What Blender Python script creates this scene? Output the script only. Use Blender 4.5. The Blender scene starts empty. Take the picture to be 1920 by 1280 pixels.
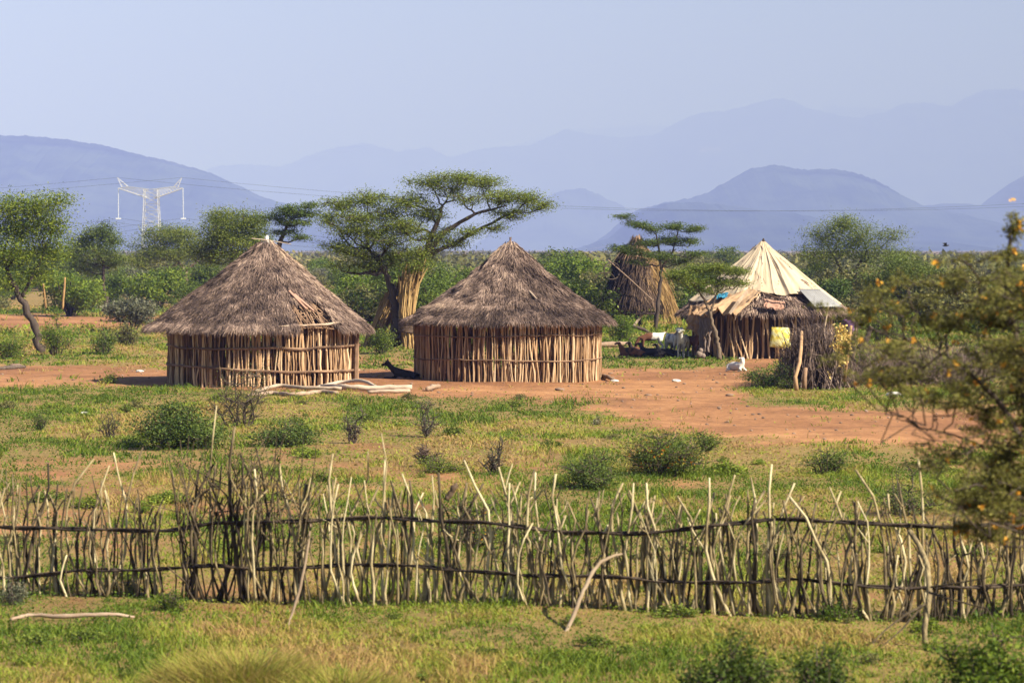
import bpy, math, random
import numpy as np
from math import radians, sin, cos, pi, tan

SEED = 7
rng = np.random.default_rng(SEED)
random.seed(SEED)
scene = bpy.context.scene
COL = scene.collection

# ---------------------------------------------------------------- camera geometry
F = 5333.0
CAMH = 3.85
PITCH = math.atan(172 / F)
CA, SA = cos(PITCH), sin(PITCH)

def P(px, py, Y):
    """world point seen at photo position (px,py) standing Y metres away"""
    u = (px - 960) / F; v = (640 - py) / F
    dy = CA + v * SA; dz = -SA + v * CA
    t = Y / dy
    return np.array([u * t, Y, CAMH + dz * t])

def GY(py):
    v = (640 - py) / F
    dy = CA + v * SA; dz = -SA + v * CA
    return -CAMH / dz * dy

def G(px, py):
    """ground point seen at (px,py)"""
    p = P(px, py, GY(py)); p[2] = gz(p[0], p[1]); return p

def proj(x, y, z):
    """inverse of P for arrays"""
    fy = y * CA - (z - CAMH) * SA
    up = y * SA + (z - CAMH) * CA
    return 960 + F * x / fy, 640 - F * up / fy

# ---------------------------------------------------------------- noise
_LAT = np.random.default_rng(11).random((256, 256))
def vnoise(x, y, seed=0):
    x = np.asarray(x, float) + seed * 17.31; y = np.asarray(y, float) + seed * 7.77
    xi = np.floor(x).astype(int); yi = np.floor(y).astype(int)
    fx = x - xi; fy = y - yi
    fx = fx * fx * (3 - 2 * fx); fy = fy * fy * (3 - 2 * fy)
    a = _LAT[xi & 255, yi & 255]; b = _LAT[(xi + 1) & 255, yi & 255]
    c = _LAT[xi & 255, (yi + 1) & 255]; d = _LAT[(xi + 1) & 255, (yi + 1) & 255]
    return (a * (1 - fx) + b * fx) * (1 - fy) + (c * (1 - fx) + d * fx) * fy
def fbm(x, y, seed=0, o=4):
    s = 0; a = 0.5; n = 0
    for k in range(o):
        s = s + a * vnoise(np.asarray(x) * 2 ** k, np.asarray(y) * 2 ** k, seed + k); n += a; a *= 0.5
    return s / n

def gz(x, y):
    x = np.asarray(x, float); y = np.asarray(y, float)
    w = np.clip((y - 20) / 10, 0, 1) * np.clip((400 - y) / 200, 0, 1)
    return w * ((fbm(x * 0.45, y * 0.3, 3) - 0.5) * 0.16 + (fbm(x * 0.08, y * 0.05, 5, 2) - 0.5) * 0.12)

# ---------------------------------------------------------------- mesh builder
class MB:
    def __init__(s):
        s.v = []; s.q = []; s.t = []; s.tint = []; s.n = 0; s.qm = []; s.tm = []
    def add(s, verts, quads=None, tris=None, tint=0.5, mat=0):
        verts = np.asarray(verts, np.float32).reshape(-1, 3)
        m = len(verts)
        s.v.append(verts)
        s.tint.append(np.broadcast_to(np.asarray(tint, np.float32), (m,)).copy())
        if quads is not None and len(quads):
            q = np.asarray(quads, np.int64).reshape(-1, 4) + s.n; s.q.append(q); s.qm.append(np.full(len(q), mat, np.int32))
        if tris is not None and len(tris):
            t = np.asarray(tris, np.int64).reshape(-1, 3) + s.n; s.t.append(t); s.tm.append(np.full(len(t), mat, np.int32))
        s.n += m
    def tube(s, pts, radii, n=6, tint=0.5, mat=0, cap=True):
        pts = np.asarray(pts, float); k = len(pts)
        radii = np.broadcast_to(np.asarray(radii, float), (k,))
        tan_ = np.gradient(pts, axis=0)
        tan_ /= np.linalg.norm(tan_, axis=1)[:, None] + 1e-9
        ref = np.array([0.3, 0.9, 0.2]) if abs(tan_[0, 2]) > 0.5 else np.array([0.1, 0.2, 1.0])
        a = np.cross(tan_, ref); a /= np.linalg.norm(a, axis=1)[:, None] + 1e-9
        b = np.cross(tan_, a)
        ang = np.arange(n) * 2 * pi / n
        ring = pts[:, None, :] + radii[:, None, None] * (np.cos(ang)[None, :, None] * a[:, None, :] + np.sin(ang)[None, :, None] * b[:, None, :])
        V = ring.reshape(-1, 3)
        i = np.arange(k - 1)[:, None] * n; j = np.arange(n)[None, :]; j2 = (j + 1) % n
        Q = np.stack([i + j, i + j2, i + n + j2, i + n + j], -1).reshape(-1, 4)
        T = None
        if cap:
            V = np.vstack([V, pts[0], pts[-1]])
            jj = np.arange(n); c0 = k * n; c1 = c0 + 1; o = (k - 1) * n
            T = np.vstack([np.stack([np.full(n, c0), (jj + 1) % n, jj], -1), np.stack([np.full(n, c1), o + jj, o + (jj + 1) % n], -1)])
        if np.ndim(tint) == 1 and len(tint) == k:
            tint = np.repeat(tint, n); tint = np.concatenate([tint, tint[[0, -1]]]) if cap else tint
        s.add(V, Q, T, tint, mat)
    def cards(s, c, du, dv, tint, mat=0, diamond=True):
        """many small leaf faces: centres c, half axes du, dv"""
        c = np.asarray(c); m = len(c)
        if diamond:
            V = np.stack([c - du, c + dv, c + du, c - dv], 1)
        else:
            V = np.stack([c - du - dv, c + du - dv, c + du + dv, c - du + dv], 1)
        s.add(V.reshape(-1, 3), np.arange(4 * m).reshape(-1, 4), None, np.repeat(np.broadcast_to(tint, (m,)), 4), mat)
    def ribbons(s, p0, p1, p2, w, tint, mat=0):
        """blades: wide at p0, narrow at p2; w = half-width vectors"""
        m = len(p0)
        V = np.stack([p0 - w, p0 + w, p1 - w * 0.75, p1 + w * 0.75, p2 - w * .2, p2 + w * .2], 1).reshape(-1, 3)
        b = np.arange(m)[:, None] * 6
        Q = np.vstack([b + np.array([[0, 1, 3, 2]]), b + np.array([[2, 3, 5, 4]])])
        s.add(V, Q, None, np.repeat(np.broadcast_to(tint, (m,)), 6), mat)
    def build(s, name, mats, parent=None, smooth=False, origin=None):
        me = bpy.data.meshes.new(name)
        V = np.vstack(s.v) if s.v else np.zeros((0, 3), np.float32)
        if origin is not None: V = V - np.asarray(origin, np.float32)
        Q = np.vstack(s.q) if s.q else np.zeros((0, 4), int)
        T = np.vstack(s.t) if s.t else np.zeros((0, 3), int)
        nl = Q.size + T.size; nf = len(Q) + len(T)
        me.vertices.add(len(V)); me.vertices.foreach_set('co', V.astype(np.float32).ravel())
        me.loops.add(nl); me.loops.foreach_set('vertex_index', np.concatenate([Q.ravel(), T.ravel()]).astype(np.int32))
        me.polygons.add(nf)
        starts = np.concatenate([np.arange(len(Q)) * 4, Q.size + np.arange(len(T)) * 3]).astype(np.int32)
        me.polygons.foreach_set('loop_start', starts)
        me.polygons.foreach_set('material_index', np.concatenate(s.qm + s.tm).astype(np.int32) if nf else [])
        me.polygons.foreach_set('use_smooth', np.full(nf, smooth, bool))
        me.update(calc_edges=True)
        at = me.attributes.new('tint', 'FLOAT', 'POINT')
        at.data.foreach_set('value', np.concatenate(s.tint))
        if not isinstance(mats, (list, tuple)): mats = [mats]
        for m in mats: me.materials.append(m)
        o = bpy.data.objects.new(name, me); COL.objects.link(o)
        if origin is not None: o.location = origin
        if parent is not None: attach(o, parent)
        return o

def attach(o, parent):
    """child of parent, both given in world coordinates"""
    o.parent = parent
    o.location = (o.location[0] - parent.location[0], o.location[1] - parent.location[1], o.location[2] - parent.location[2])

def tag(o, label=None, cat=None, group=None, kind=None):
    if label: o['label'] = label
    if cat: o['category'] = cat
    if group: o['group'] = group
    if kind: o['kind'] = kind
    return o
def thing(name, loc, label, cat, group=None):
    o = bpy.data.objects.new(name, None); COL.objects.link(o); o.location = loc; o.empty_display_size = 0.2
    return tag(o, label, cat, group)

# ---------------------------------------------------------------- materials
def new_mat(name):
    m = bpy.data.materials.new(name); m.use_nodes = True
    nt = m.node_tree; nt.nodes.clear()
    return m, nt, nt.nodes, nt.links
def ramp(nd, stops):
    r = nd.new('ShaderNodeValToRGB'); el = r.color_ramp.elements
    while len(el) < len(stops): el.new(0.5)
    for e, (p, c) in zip(el, stops): e.position = p; e.color = (*c, 1)
    return r
def noise_node(nt, scale, detail=4, rough=0.6, coord='Object', stretch=None):
    nd, lk = nt.nodes, nt.links
    tc = nd.new('ShaderNodeTexCoord'); n = nd.new('ShaderNodeTexNoise')
    n.inputs['Scale'].default_value = scale; n.inputs['Detail'].default_value = detail; n.inputs['Roughness'].default_value = rough
    if stretch:
        mp = nd.new('ShaderNodeMapping'); mp.inputs['Scale'].default_value = stretch
        lk.new(tc.outputs[coord], mp.inputs['Vector']); lk.new(mp.outputs[0], n.inputs['Vector'])
    else: lk.new(tc.outputs[coord], n.inputs['Vector'])
    return n
def mathn(nt, op, a, b):
    m = nt.nodes.new('ShaderNodeMath'); m.operation = op
    for k, x in enumerate((a, b)):
        if isinstance(x, (int, float)): m.inputs[k].default_value = x
        else: nt.links.new(x, m.inputs[k])
    return m.outputs[0]

def mat_leaf(name, stops, trans=0.3, rough=0.6, spec=0.15):
    m, nt, nd, lk = new_mat(name)
    at = nd.new('ShaderNodeAttribute'); at.attribute_name = 'tint'
    r = ramp(nd, stops); lk.new(at.outputs['Fac'], r.inputs[0])
    b = nd.new('ShaderNodeBsdfPrincipled'); b.inputs['Roughness'].default_value = rough; b.inputs['Specular IOR Level'].default_value = spec
    lk.new(r.outputs[0], b.inputs['Base Color'])
    t = nd.new('ShaderNodeBsdfTranslucent'); lk.new(r.outputs[0], t.inputs[0])
    mx = nd.new('ShaderNodeMixShader'); mx.inputs[0].default_value = trans
    lk.new(b.outputs[0], mx.inputs[1]); lk.new(t.outputs[0], mx.inputs[2])
    o = nd.new('ShaderNodeOutputMaterial'); lk.new(mx.outputs[0], o.inputs[0])
    return m
def mat_mix(name, stops, nscale=6.0, namp=0.5, rough=0.85, spec=0.2, bump=0.0, stretch=None, detail=4, coord='Object', metallic=0.0):
    """tint attribute + noise -> colour ramp"""
    m, nt, nd, lk = new_mat(name)
    at = nd.new('ShaderNodeAttribute'); at.attribute_name = 'tint'
    n = noise_node(nt, nscale, detail, 0.65, coord, stretch)
    f = mathn(nt, 'ADD', at.outputs['Fac'], mathn(nt, 'MULTIPLY', mathn(nt, 'SUBTRACT', n.outputs[0], 0.5), namp * 2))
    r = ramp(nd, stops); lk.new(f, r.inputs[0])
    b = nd.new('ShaderNodeBsdfPrincipled'); b.inputs['Roughness'].default_value = rough; b.inputs['Specular IOR Level'].default_value = spec
    b.inputs['Metallic'].default_value = metallic
    lk.new(r.outputs[0], b.inputs['Base Color'])
    if bump:
        bp = nd.new('ShaderNodeBump'); bp.inputs['Strength'].default_value = bump; bp.inputs['Distance'].default_value = 0.05
        lk.new(n.outputs[0], bp.inputs['Height']); lk.new(bp.outputs[0], b.inputs['Normal'])
    o = nd.new('ShaderNodeOutputMaterial'); lk.new(b.outputs[0], o.inputs[0])
    return m

M = {}
M['acacia_leaf'] = mat_leaf('acacia_leaf', [(0, (.038, .062, .010)), (.5, (.098, .142, .020)), (1, (.205, .232, .038))], .3)
M['dark_leaf'] = mat_leaf('dark_leaf', [(0, (.026, .048, .011)), (.5, (.066, .104, .020)), (1, (.140, .175, .034))], .25)
M['bright_leaf'] = mat_leaf('bright_leaf', [(0, (.056, .098, .011)), (.5, (.130, .185, .019)), (1, (.250, .280, .040))], .35)
M['olive_leaf'] = mat_leaf('olive_leaf', [(0, (.070, .080, .028)), (.5, (.130, .130, .042)), (1, (.230, .200, .070))], .3)
M['grey_leaf'] = mat_leaf('grey_leaf', [(0, (.060, .070, .040)), (.5, (.125, .130, .080)), (1, (.22, .21, .13))], .25)
M['flower'] = mat_leaf('flower', [(0, (.45, .16, .02)), (.5, (.60, .30, .03)), (1, (.68, .40, .08))], .3)
M['dry_leaf'] = mat_leaf('dry_leaf', [(0, (.40, .25, .05)), (1, (.75, .58, .22))], .3)
M['thorn_leaf'] = mat_leaf('thorn_leaf', [(0, (.050, .054, .016)), (.5, (.140, .138, .034)), (1, (.27, .25, .06))], .4)
M['grass'] = mat_leaf('grass', [(0, (.055, .095, .010)), (.2, (.120, .175, .018)), (.42, (.220, .255, .030)), (.66, (.28, .225, .055)), (1, (.36, .225, .095))], .35)
M['bark'] = mat_mix('bark', [(0, (.018, .013, .010)), (.5, (.060, .044, .034)), (1, (.16, .12, .09))], 9, .4, bump=.5, stretch=(1, 1, .3))
M['pale_bark'] = mat_mix('pale_bark', [(0, (.04, .03, .022)), (.5, (.13, .095, .065)), (1, (.30, .22, .15))], 9, .4, bump=.4, stretch=(1, 1, .3))
M['pole'] = mat_mix('pole', [(0, (.03, .016, .010)), (.32, (.15, .078, .036)), (.62, (.37, .230, .125)), (1, (.60, .45, .29))], 7, .35, bump=.4, stretch=(1, 1, .25))
M['rail'] = mat_mix('rail', [(0, (.05, .03, .02)), (.5, (.19, .115, .07)), (1, (.38, .25, .16))], 7, .35, bump=.4)
M['thatch'] = mat_mix('thatch', [(0, (.030, .020, .017)), (.3, (.085, .058, .047)), (.55, (.185, .125, .098)), (.8, (.32, .23, .182)), (1, (.43, .31, .215))], 2.6, .42, rough=.8)
M['straw_gold'] = mat_mix('straw_gold', [(0, (.07, .038, .015)), (.5, (.24, .145, .055)), (1, (.42, .29, .125))], 3, .3)
M['reed'] = mat_mix('reed', [(0, (.022, .015, .011)), (.4, (.085, .055, .038)), (.7, (.20, .13, .085)), (1, (.38, .24, .12))], 3, .25)
M['stake'] = mat_mix('stake', [(0, (.022, .016, .011)), (.35, (.085, .063, .036)), (.6, (.25, .195, .10)), (1, (.50, .43, .26))], 13, .48, bump=.5, stretch=(1, 1, .35))
M['fence_rail'] = mat_mix('fence_rail', [(0, (.012, .009, .007)), (.6, (.040, .028, .020)), (1, (.11, .08, .055))], 14, .4, bump=.6)
M['log'] = mat_mix('log', [(0, (.10, .06, .04)), (.5, (.26, .18, .125)), (1, (.46, .37, .28))], 6, .35, bump=.3)
M['stick'] = mat_mix('stick', [(0, (.07, .045, .03)), (.5, (.175, .125, .080)), (1, (.30, .235, .16))], 6, .3)
M['brush'] = mat_mix('brush', [(0, (.018, .012, .010)), (.5, (.080, .054, .043)), (1, (.23, .17, .14))], 6, .25)
M['cloth'] = mat_mix('cloth', [(0, (.14, .07, .038)), (.25, (.29, .195, .115)), (.5, (.41, .32, .215)), (1, (.48, .40, .29))], 1.6, .45, rough=.75, detail=7, stretch=(1, 1, .5))
M['brown_cloth'] = mat_mix('brown_cloth', [(0, (.09, .05, .03)), (.5, (.26, .16, .09)), (1, (.48, .32, .19))], 3, .4, rough=.8)
M['grey_cloth'] = mat_mix('grey_cloth', [(0, (.06, .045, .04)), (.5, (.16, .12, .10)), (1, (.26, .20, .16))], 3, .3, rough=.85)
M['blue_tarp'] = mat_mix('blue_tarp', [(0, (.01, .06, .12)), (1, (.04, .22, .34))], 5, .3, rough=.5)
M['yellow_sack'] = mat_mix('yellow_sack', [(0, (.36, .24, .03)), (.36, (.50, .40, .07)), (.47, (.54, .50, .24)), (1, (.62, .58, .42))], 5, .6, rough=.6)
M['iron'] = mat_mix('iron', [(0, (.10, .08, .065)), (.4, (.19, .185, .18)), (1, (.27, .27, .275))], 3, .4, rough=.5, spec=.5)
M['steel'] = mat_mix('steel', [(0, (.30, .31, .33)), (1, (.50, .51, .54))], .4, .3, rough=.45, spec=.5)
M['wire'] = mat_mix('wire', [(0, (.03, .03, .035)), (1, (.08, .08, .09))], 1, .1)
M['insulator'] = mat_mix('insulator', [(0, (.55, .60, .62)), (1, (.75, .78, .8))], 1, .1, rough=.3)
M['plank'] = mat_mix('plank', [(0, (.26, .12, .08)), (1, (.42, .27, .20))], 4, .3)
M['scrap'] = mat_mix('scrap', [(0, (.32, .30, .27)), (1, (.55, .53, .49))], 8, .3)
M['stone'] = mat_mix('stone', [(0, (.09, .06, .045)), (1, (.30, .20, .14))], 8, .4, bump=.5)
M['skin'] = mat_mix('skin', [(0, (.045, .022, .014)), (1, (.09, .045, .028))], 8, .1, rough=.5)
M['hair'] = mat_mix('hair', [(0, (.006, .005, .005)), (1, (.015, .012, .012))], 30, .2, rough=.9)
M['purple_shirt'] = mat_mix('purple_shirt', [(0, (.14, .07, .16)), (.5, (.30, .18, .33)), (1, (.45, .32, .46))], 9, .5, rough=.8)
M['dark_skirt'] = mat_mix('dark_skirt', [(0, (.03, .02, .025)), (1, (.10, .06, .06))], 6, .3, rough=.85)

def mat_coat(name, c1, c2, scale, thr, axis=None, sharp=.04):
    m, nt, nd, lk = new_mat(name)
    n = noise_node(nt, scale, 2, .5)
    f = n.outputs[0]
    if axis is not None:
        tc = nd.new('ShaderNodeTexCoord'); sp = nd.new('ShaderNodeSeparateXYZ'); lk.new(tc.outputs['Object'], sp.inputs[0])
        f = mathn(nt, 'ADD', mathn(nt, 'MULTIPLY', sp.outputs[axis[0]], axis[1]), mathn(nt, 'MULTIPLY', f, .35))
    r = ramp(nd, [(max(0, thr - sharp), c1), (min(1, thr + sharp), c2)]); lk.new(f, r.inputs[0])
    n2 = noise_node(nt, 40, 3)
    mx = nd.new('ShaderNodeMixRGB'); mx.blend_type = 'MULTIPLY'; mx.inputs[0].default_value = .35
    lk.new(r.outputs[0], mx.inputs[1]); lk.new(n2.outputs[0], mx.inputs[2])
    b = nd.new('ShaderNodeBsdfPrincipled'); b.inputs['Roughness'].default_value = .85; b.inputs['Specular IOR Level'].default_value = .15
    lk.new(mx.outputs[0], b.inputs['Base Color'])
    o = nd.new('ShaderNodeOutputMaterial'); lk.new(b.outputs[0], o.inputs[0])
    return m
WHITE = (.62, .58, .52); BROWN = (.13, .055, .03); BLACK = (.022, .018, .018); GREY = (.20, .19, .19)

# ---------------------------------------------------------------- ground
COVER = [
 (470, [(0, .75)]), (560, [(0, .75), (1920, .75)]),
 (585, [(0, .7), (300, .6), (1920, .75)]), (596, [(0, .15), (230, .12), (330, .5), (700, .7), (1920, .75)]), (608, [(0, .1), (230, .15), (320, .5), (700, .7), (1920, .75)]),
 (620, [(0, .6), (300, .55), (700, .8), (1920, .75)]),
 (660, [(0, .9), (300, .8), (680, .95), (1150, .9), (1300, .85), (1400, .45), (1600, .7), (1920, .7)]),
 (675, [(0, .8), (300, .65), (700, .35), (760, .5), (1150, .9), (1310, .9), (1400, .15), (1600, .8), (1920, .8)]),
 (690, [(0, .25), (300, .25), (700, .6), (800, .4), (1150, .35), (1300, .25), (1420, .08), (1500, .8), (1920, .9)]),
 (705, [(0, .08), (300, .12), (700, .04), (1200, .05), (1390, .04), (1440, .5), (1600, .9), (1920, .9)]),
 (720, [(0, .12), (150, .3), (300, .1), (700, .1), (900, .2), (1100, .08), (1370, .04), (1430, .6), (1600, .95), (1920, .9)]),
 (735, [(0, .65), (200, .7), (300, .5), (450, .15), (700, .12), (800, .1), (1100, .04), (1360, .04), (1410, .8), (1600, .95), (1750, .8), (1920, .8)]),
 (750, [(0, .85), (450, .75), (800, .7), (1000, .4), (1150, .06), (1350, .06), (1430, .8), (1550, .8), (1700, .6), (1920, .6)]),
 (770, [(0, .75), (500, .85), (900, .75), (1130, .5), (1250, .1), (1450, .06), (1560, .3), (1700, .15), (1920, .3)]),
 (790, [(0, .8), (500, .75), (1100, .6), (1250, .25), (1400, .06), (1600, .1), (1750, .15), (1920, .3)]),
 (812, [(0, .8), (700, .75), (1200, .65), (1400, .35), (1550, .06), (1780, .05), (1920, .15)]),
 (832, [(0, .75), (500, .7), (1000, .6), (1400, .7), (1600, .4), (1750, .12), (1920, .3)]),
 (860, [(0, .5), (100, .35), (300, .6), (800, .7), (1000, .4), (1500, .8), (1920, .6)]),
 (900, [(0, .6), (500, .55), (1000, .5), (1500, .75), (1920, .6)]),
 (960, [(0, .5), (400, .45), (1000, .6), (1500, .6), (1920, .6)]),
 (1050, [(0, .6), (600, .65), (1200, .7), (1920, .65)]),
 (1130, [(0, .65), (420, .42), (600, .42), (800, .68), (1400, .66), (1650, .5), (1920, .68)]),
 (1165, [(0, .72), (400, .62), (900, .8), (1500, .78), (1920, .82)]),
 (1215, [(0, .8), (600, .7), (1000, .85), (1920, .8)]), (1280, [(0, .95), (1920, .95)]), (2200, [(0, .95), (1920, .95)])]
_cy = np.array([c[0] for c in COVER], float)
_cx = np.linspace(-200, 2120, 117)
_cg = np.array([np.interp(_cx, [a for a, _ in c[1]], [b for _, b in c[1]]) for c in COVER])
def cover(x, y):
    x = np.asarray(x, float); y = np.asarray(y, float)
    px, py = proj(x, np.maximum(y, 8), np.zeros_like(x))
    px = np.clip(px, -199, 2119); py = np.clip(py, 471, 2199)
    # bend the limits so no edge is straight
    px = px + (fbm(x * .5, y * .25, 21) - .5) * 120; py = py + (fbm(x * .35, y * .12, 22) - .5) * 0.09 * (py - 468)
    iy = np.clip(np.searchsorted(_cy, py) - 1, 0, len(_cy) - 2)
    ty = np.clip((py - _cy[iy]) / (_cy[iy + 1] - _cy[iy]), 0, 1)
    fx = np.clip((px - _cx[0]) / (_cx[1] - _cx[0]), 0, len(_cx) - 1.001); ix = fx.astype(int); tx = fx - ix
    g0 = _cg[iy, ix] * (1 - tx) + _cg[iy, ix + 1] * tx; g1 = _cg[iy + 1, ix] * (1 - tx) + _cg[iy + 1, ix + 1] * tx
    base = g0 * (1 - ty) + g1 * ty
    n = .5 * fbm(x * .55, y * .28, 31) + .5 * fbm(x * 1.7, y * 1.1, 33, 3)
    return np.clip(base + .15 * np.clip(base * 4 - 1, 0, 1) + (n - .5) * 1.5 * np.clip(base * 3, 0.15, 1), 0, 1)

def mat_ground():
    m, nt, nd, lk = new_mat('earth')
    at = nd.new('ShaderNodeAttribute'); at.attribute_name = 'tint'
    n1 = noise_node(nt, .6, 8, .75); n2 = noise_node(nt, 7, 6, .75); n3 = noise_node(nt, 45, 3, .6)
    soil = ramp(nd, [(.36, (.115, .060, .032)), (.45, (.245, .122, .060)), (.53, (.33, .166, .076)), (.63, (.44, .245, .125))])
    f = mathn(nt, 'ADD', mathn(nt, 'MULTIPLY', n1.outputs[0], .55), mathn(nt, 'MULTIPLY', n2.outputs[0], .45)); lk.new(f, soil.inputs[0])
    sod = ramp(nd, [(.3, (.13, .085, .035)), (.5, (.19, .145, .050)), (.7, (.27, .185, .080))])
    g = mathn(nt, 'ADD', mathn(nt, 'MULTIPLY', n2.outputs[0], .6), mathn(nt, 'MULTIPLY', n3.outputs[0], .4)); lk.new(g, sod.inputs[0])
    k = mathn(nt, 'ADD', at.outputs['Fac'], mathn(nt, 'MULTIPLY', mathn(nt, 'SUBTRACT', n2.outputs[0], .5), 1.0))
    kr = ramp(nd, [(.3, (0, 0, 0)), (.75, (.85, .85, .85))]); lk.new(k, kr.inputs[0])
    n0 = noise_node(nt, .10, 3, .6); tr = ramp(nd, [(.40, (.72, .66, .66)), (.60, (1.06, 1.04, 1.0))]); lk.new(n0.outputs[0], tr.inputs[0])
    ml = nd.new('ShaderNodeMixRGB'); ml.blend_type = 'MULTIPLY'; ml.inputs[0].default_value = 1; lk.new(soil.outputs[0], ml.inputs[1]); lk.new(tr.outputs[0], ml.inputs[2])
    mx = nd.new('ShaderNodeMixRGB'); lk.new(kr.outputs[0], mx.inputs[0]); lk.new(ml.outputs[0], mx.inputs[1]); lk.new(sod.outputs[0], mx.inputs[2])
    b = nd.new('ShaderNodeBsdfPrincipled'); b.inputs['Roughness'].default_value = .95; b.inputs['Specular IOR Level'].default_value = .1
    lk.new(mx.outputs[0], b.inputs['Base Color'])
    bp = nd.new('ShaderNodeBump'); bp.inputs['Strength'].default_value = .8; bp.inputs['Distance'].default_value = .06
    lk.new(g, bp.inputs['Height']); lk.new(bp.outputs[0], b.inputs['Normal'])
    o = nd.new('ShaderNodeOutputMaterial'); lk.new(b.outputs[0], o.inputs[0])
    return m

def build_ground():
    ys = np.concatenate([[-150, -40, 0, 10], np.arange(18, 60, .35), np.arange(60, 130, .6), np.geomspace(131, 400, 60), np.geomspace(430, 46500, 44)])
    us = np.concatenate([[-1, -.5], np.linspace(-.26, .26, 300), [.5, 1]])
    half = np.maximum(np.abs(ys), 60) * 1.0
    X = np.clip(us[None, :] * half[:, None], -14000, 14000); Y = np.repeat(ys[:, None], len(us), 1)
    Z = gz(X, Y)
    mb = MB(); n, k = X.shape
    i = np.arange(n - 1)[:, None] * k; j = np.arange(k - 1)[None, :]
    Q = np.stack([i + j, i + j + 1, i + k + j + 1, i + k + j], -1).reshape(-1, 4)
    mb.add(np.stack([X, Y, Z], -1).reshape(-1, 3), Q, None, cover(X, Y).ravel())
    return tag(mb.build('ground', mat_ground(), smooth=True), kind='structure')
build_ground()

# ---------------------------------------------------------------- grass
def build_grass():
    mb = MB()
    zones = [(20, 34, 105, 8, (.04, .125), .0065, 5), (34, 50, 66, 7, (.05, .15), .008, 6), (50, 80, 28, 6, (.05, .14), .012, 8), (80, 125, 9, 6, (.06, .17), .02, 11), (125, 190, 3.2, 6, (.12, .34), .035, 20)]
    for (y0, y1, dens, nb, (h0, h1), w, sp) in zones:
        area = .5 * .42 * (y1 ** 2 - y0 ** 2) + 9 * (y1 - y0); n = int(area * dens)
        y = np.sqrt(rng.random(n) * (y1 ** 2 - y0 ** 2) + y0 ** 2); x = (rng.random(n) - .5) * (.42 * y + 9)
        c = cover(x, y)
        keep = rng.random(n) < np.clip((c - .25) * 1.5, .02, 1); x, y, c = x[keep], y[keep], c[keep]; n = len(x)
        lush = fbm(x * .3, y * .14, 41)
        fine = fbm(x * 1.1, y * .6, 47, 3)
        back = np.clip((y - 92) / 10, 0, 1) * np.clip((-x - 6) / 6, 0, 1)
        dry = np.clip((lush - .44) * 4.2 + (fine - .5) * 2.2 + (.66 - c) * .9 + .35 * back - .55 * np.clip((33.5 - y) / 4, 0, 1) - .17 + .06 * rng.standard_normal(n), -.12, 1.05) * .68 + .20
        tall = np.clip(fbm(x * .9, y * .5, 43) * 3.2 - .9, .3, 1.7)
        x = np.repeat(x, nb); y = np.repeat(y, nb); dry = np.repeat(dry, nb); tall = np.repeat(tall, nb); m = len(x)
        s = sp * .01
        x = x + rng.standard_normal(m) * s; y = y + rng.standard_normal(m) * s
        h = (h0 + (h1 - h0) * rng.random(m) ** 2) * tall
        a = rng.random(m) * 2 * pi; lean = h * (.3 + .7 * rng.random(m))
        z = gz(x, y) - .01
        p0 = np.stack([x, y, z], 1); d = np.stack([np.cos(a), np.sin(a), 0 * a], 1)
        p1 = p0 + d * (lean * .35)[:, None] + np.array([0, 0, 1]) * (h * .6)[:, None]
        p2 = p0 + d * lean[:, None] + np.array([0, 0, 1]) * (h * .92)[:, None]
        b = rng.random(m) * 2 * pi
        wv = np.stack([np.cos(b), np.sin(b), 0 * b], 1) * (w * (.6 + .8 * rng.random(m)))[:, None]
        mb.ribbons(p0, p1, p2, wv, np.clip(dry + .12 * rng.standard_normal(m), 0, 1))
        # low broad-leaved weeds in the sod
        nl = m // 3; pick = rng.integers(0, m, nl)
        c0 = p0[pick] + rng.standard_normal((nl, 3)) * np.array([s * 1.6, s * 1.6, 0]) + np.array([0, 0, 1]) * (.02 + rng.random(nl) * h1 * .5)[:, None]
        nrm = rng.standard_normal((nl, 3)) * .5 + np.array([0, 0, 1]); nrm /= np.linalg.norm(nrm, axis=1)[:, None]
        du = np.cross(nrm, rng.standard_normal((nl, 3))); du /= np.linalg.norm(du, axis=1)[:, None]; dv = np.cross(nrm, du)
        sz = w * 2.4 * (.6 + .8 * rng.random(nl))
        mb.cards(c0, du * sz[:, None], dv * sz[:, None] * .6, np.clip(dry[pick] * .6 + .08 * rng.standard_normal(nl), 0, 1))
    o = mb.build('grass', M['grass'])
    tag(o, 'short green and straw coloured grass growing over the red earth', 'grass', kind='stuff')
build_grass()

def tuft(name, px, py, w, h, nbl, label, cat='grass tuft', tint=.6, group=None):
    """a rounded clump of long grass"""
    b = G(px, py); sc = b[1] / F; W = w * sc; H = h * sc
    mb = MB()
    a = rng.random(nbl) * 2 * pi; r = W * .5 * np.sqrt(rng.random(nbl))
    x = b[0] + np.cos(a) * r; y = b[1] + np.sin(a) * r
    hh = H * (1 - .6 * (r / (W * .5)) ** 2) * (.5 + .6 * rng.random(nbl))
    p0 = np.stack([x, y, gz(x, y) - .02], 1); a2 = a + rng.standard_normal(nbl) * .8
    d = np.stack([np.cos(a2), np.sin(a2), 0 * a2], 1); ln = hh * (.3 + .9 * rng.random(nbl))
    up = np.array([0, 0, 1])
    p1 = p0 + d * (ln * .3)[:, None] + up * (hh * .6)[:, None]; p2 = p0 + d * ln[:, None] + up * hh[:, None]
    bb = rng.random(nbl) * 2 * pi
    mb.ribbons(p0, p1, p2, np.stack([np.cos(bb), np.sin(bb), 0 * bb], 1) * .006, np.clip(tint + .15 * rng.standard_normal(nbl), 0, 1))
    return tag(mb.build(name, M['grass'], origin=b), label, cat, group)

# ---------------------------------------------------------------- trees and shrubs
def jit(p, s): return np.asarray(p) + rng.standard_normal(3) * s

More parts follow.
